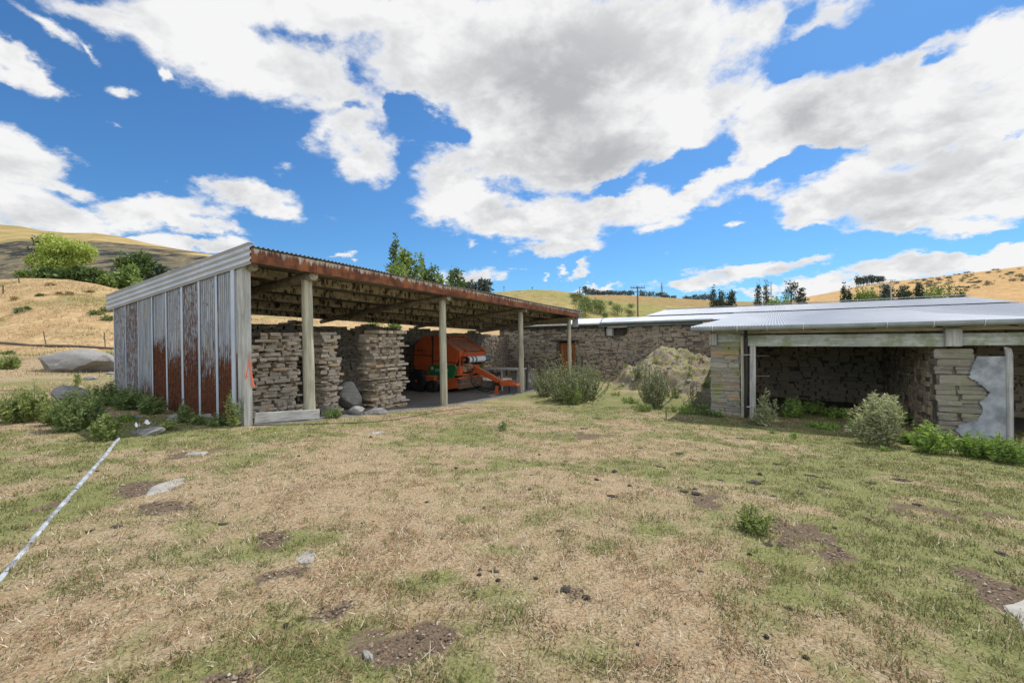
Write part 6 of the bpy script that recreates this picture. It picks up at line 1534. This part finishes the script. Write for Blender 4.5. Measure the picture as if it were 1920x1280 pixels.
def pylon(px, top, basepy, Y, label, wpx=10):
    b = at(px, basepy, Y); h = at(px, top, Y)[2]-b[2]; W = wpx*Y/F; root = empty('pylon', tuple(b), 0, label, 'pylon')
    mb = MB(); r = W*.035
    for sx_ in (-1, 1):
        for sy_ in (-1, 1):
            mb.tube([(sx_*W*.22, sy_*W*.22, 0), (sx_*W*.07, sy_*W*.07, h*.6), (0, 0, h)], r, 4)
    for k in range(7):
        z0_ = h*k/7.5; z1_ = h*(k+1)/7.5; wa = W*.22*(1-k/9.5); wb_ = W*.22*(1-(k+1)/9.5)
        mb.tube([(-wa, -wa, z0_), (wb_, -wb_, z1_)], r*.6, 3); mb.tube([(wa, -wa, z0_), (-wb_, -wb_, z1_)], r*.6, 3)
    mb.build('tower', M['steel'], root)
    for z in (.62, .76, .9):
        mb = MB(); mb.beam((-W/2*(1.25-z*.5), 0, h*z), (W/2*(1.25-z*.5), 0, h*z), r*1.6, r*1.6); mb.build('crossarm', M['steel'], root)
pylon(1241, 529, 556, 505, 'grey lattice pylon on the far ridge above the tree row', 9)
pylon(1446, 526, 572, 600, 'faint lattice pylon between the conifer pair and the big pine', 6)
upole('utility_pole', 1087, 538, 556, 200, 3, M['polewood'], 'thin pole on the hill crest left of the ridge trees', 1, 2, .16)
upole('utility_pole', 998, 538, 548, 160, 3, M['polewood'], 'small thin pole on the olive hill crest', 1, 2, .1)
upole('utility_pole', 945, 537, 556, 170, 3, M['polewood'], 'small thin pole left of the olive hill crest', 1, 2, .1)
# fence line on the left hill
FP = []
for k, (px, py, hh, lean, lb) in enumerate(((6, 552, 17, 0, 'leftmost dark fence post on the dry hill'), (37, 531, 15, -.18, 'leaning fence post on the dry hill crest'), (88, 649, 28, -.22, 'thin leaning fence post above the long boulder'), (198, 652, 30, -.08, 'thin fence post left of the shed wall'))):
    p = h1pt(px, py); Y = p[1]; h = hh*Y/F; mb = MB(); r = .075 if k < 2 else .035
    mb.tube([p-np.array((0, 0, .3)), p+np.array((lean*h, 0, h))], [r, r*.9], 7); tag(mb.build('fence_post', M['fence'], None, True), lb, 'fence post', 'fence posts on the left hill'); FP.append((p, h, lean))
def wire(a, b_, hs, nm, lb):
    mb = MB()
    for f_ in hs:
        A = a[0]+np.array((a[2]*a[1]*f_, 0, a[1]*f_)); B2 = b_[0]+np.array((b_[2]*b_[1]*f_, 0, b_[1]*f_)); mb.tube([A, (A+B2)/2-np.array((0, 0, .05)), B2], .006, 3)
    tag(mb.build(nm, M['fence']), lb, 'fence wire')
wire(FP[2], FP[3], (.35, .65, .92), 'fence_wire', 'slack fence wires strung between the two thin posts')
wire(FP[0], FP[1], (.45, .9), 'fence_wire', 'fence wires strung between the two hilltop posts')
mb = MB(); mb.tube([h1pt(x, y)+np.array((0, 0, .12)) for x, y in ((-40, 644), (0, 645), (20, 646), (60, 650), (100, 651), (150, 652), (215, 656))], .09, 7, True, .2); tag(mb.build('fallen_log', M['fence'], None, True), 'long low dark log lying along the foot of the hill fence', 'log')
def hill_tufts():
    """taller dry tufts over the middle distance and the left hill"""
    rng = np.random.default_rng(5); n = 150000
    px = rng.uniform(-120, 720, n); Y = 13+49*rng.random(n)**.9; x = (px-960)/F*Y
    zh = HILLS['dry_grass_hill'](x, Y); z = np.maximum(gz(x, Y), np.where(Y > 25, zh, -99))
    k = (vnoise(x*.5, Y*.5, 8)+.5*vnoise(x*2.1, Y*2.1, 9) > .62+.35*rng.random(n)); t = (x-O2[0])*u2[0]+(Y-O2[1])*u2[1]; s = (x-O2[0])*w2[0]+(Y-O2[1])*w2[1]
    k &= ~((t > -.3) & (s < 6.2)); x, Y, z = x[k], Y[k], z[k]; n = len(x)
    h = (.05+.16*rng.random(n)**2.2)*np.clip(Y/30, .5, 1.4); w = h*.14; a = rng.random(n)*6.28
    V = np.zeros((n, 3, 3)); V[:, 0] = np.stack([x-np.cos(a)*w, Y-np.sin(a)*w, z-.02], 1); V[:, 1] = np.stack([x+np.cos(a)*w, Y+np.sin(a)*w, z-.02], 1)
    V[:, 2] = np.stack([x+rng.normal(size=n)*h*.5, Y+rng.normal(size=n)*h*.5, z+h], 1)
    me = npmesh('dry_grass', V.reshape(-1, 3), np.arange(3*n), np.full(n, 3)); r = rng.random(n)[:, None]; g_ = (vnoise(x*.25, Y*.25, 31) > .62)[:, None]
    c = np.where(r < .5, np.array((.42, .31, .165)), np.array((.54, .43, .26))); c = np.where(g_ & (r < .8), np.array((.24, .23, .09)), c)
    ca = me.color_attributes.new('col', 'FLOAT_COLOR', 'POINT'); cc = np.ones((n, 3, 4), np.float32); cc[:, :, :3] = c[:, None, :]; ca.data.foreach_set('color', cc.ravel())
    tag(link('dry_grass', me, bpy.data.materials['grass_blades']), 'taller bleached grass over the left hillside', 'grass', kind='stuff')
hill_tufts()
for k, (px, py, h, w, m, lb) in enumerate(((1288, 775, 20, 44, NE, 'low bright weeds between the mound foot and the mossy pier'), (1205, 770, 18, 36, WL, 'low green weeds left of the tall leafy plant'), (1262, 745, 22, 34, WL, 'green weeds low on the front of the mound'), (1180, 755, 14, 36, WL, 'small spreading weeds at the left foot of the mound'), (1345, 782, 14, 34, WE, 'dark low weeds at the foot of the mossy pier'))):
    plant('weed_plant', px, py, h, w, m, lb, 'weed', 240+k, 26, 22, .055, .03)
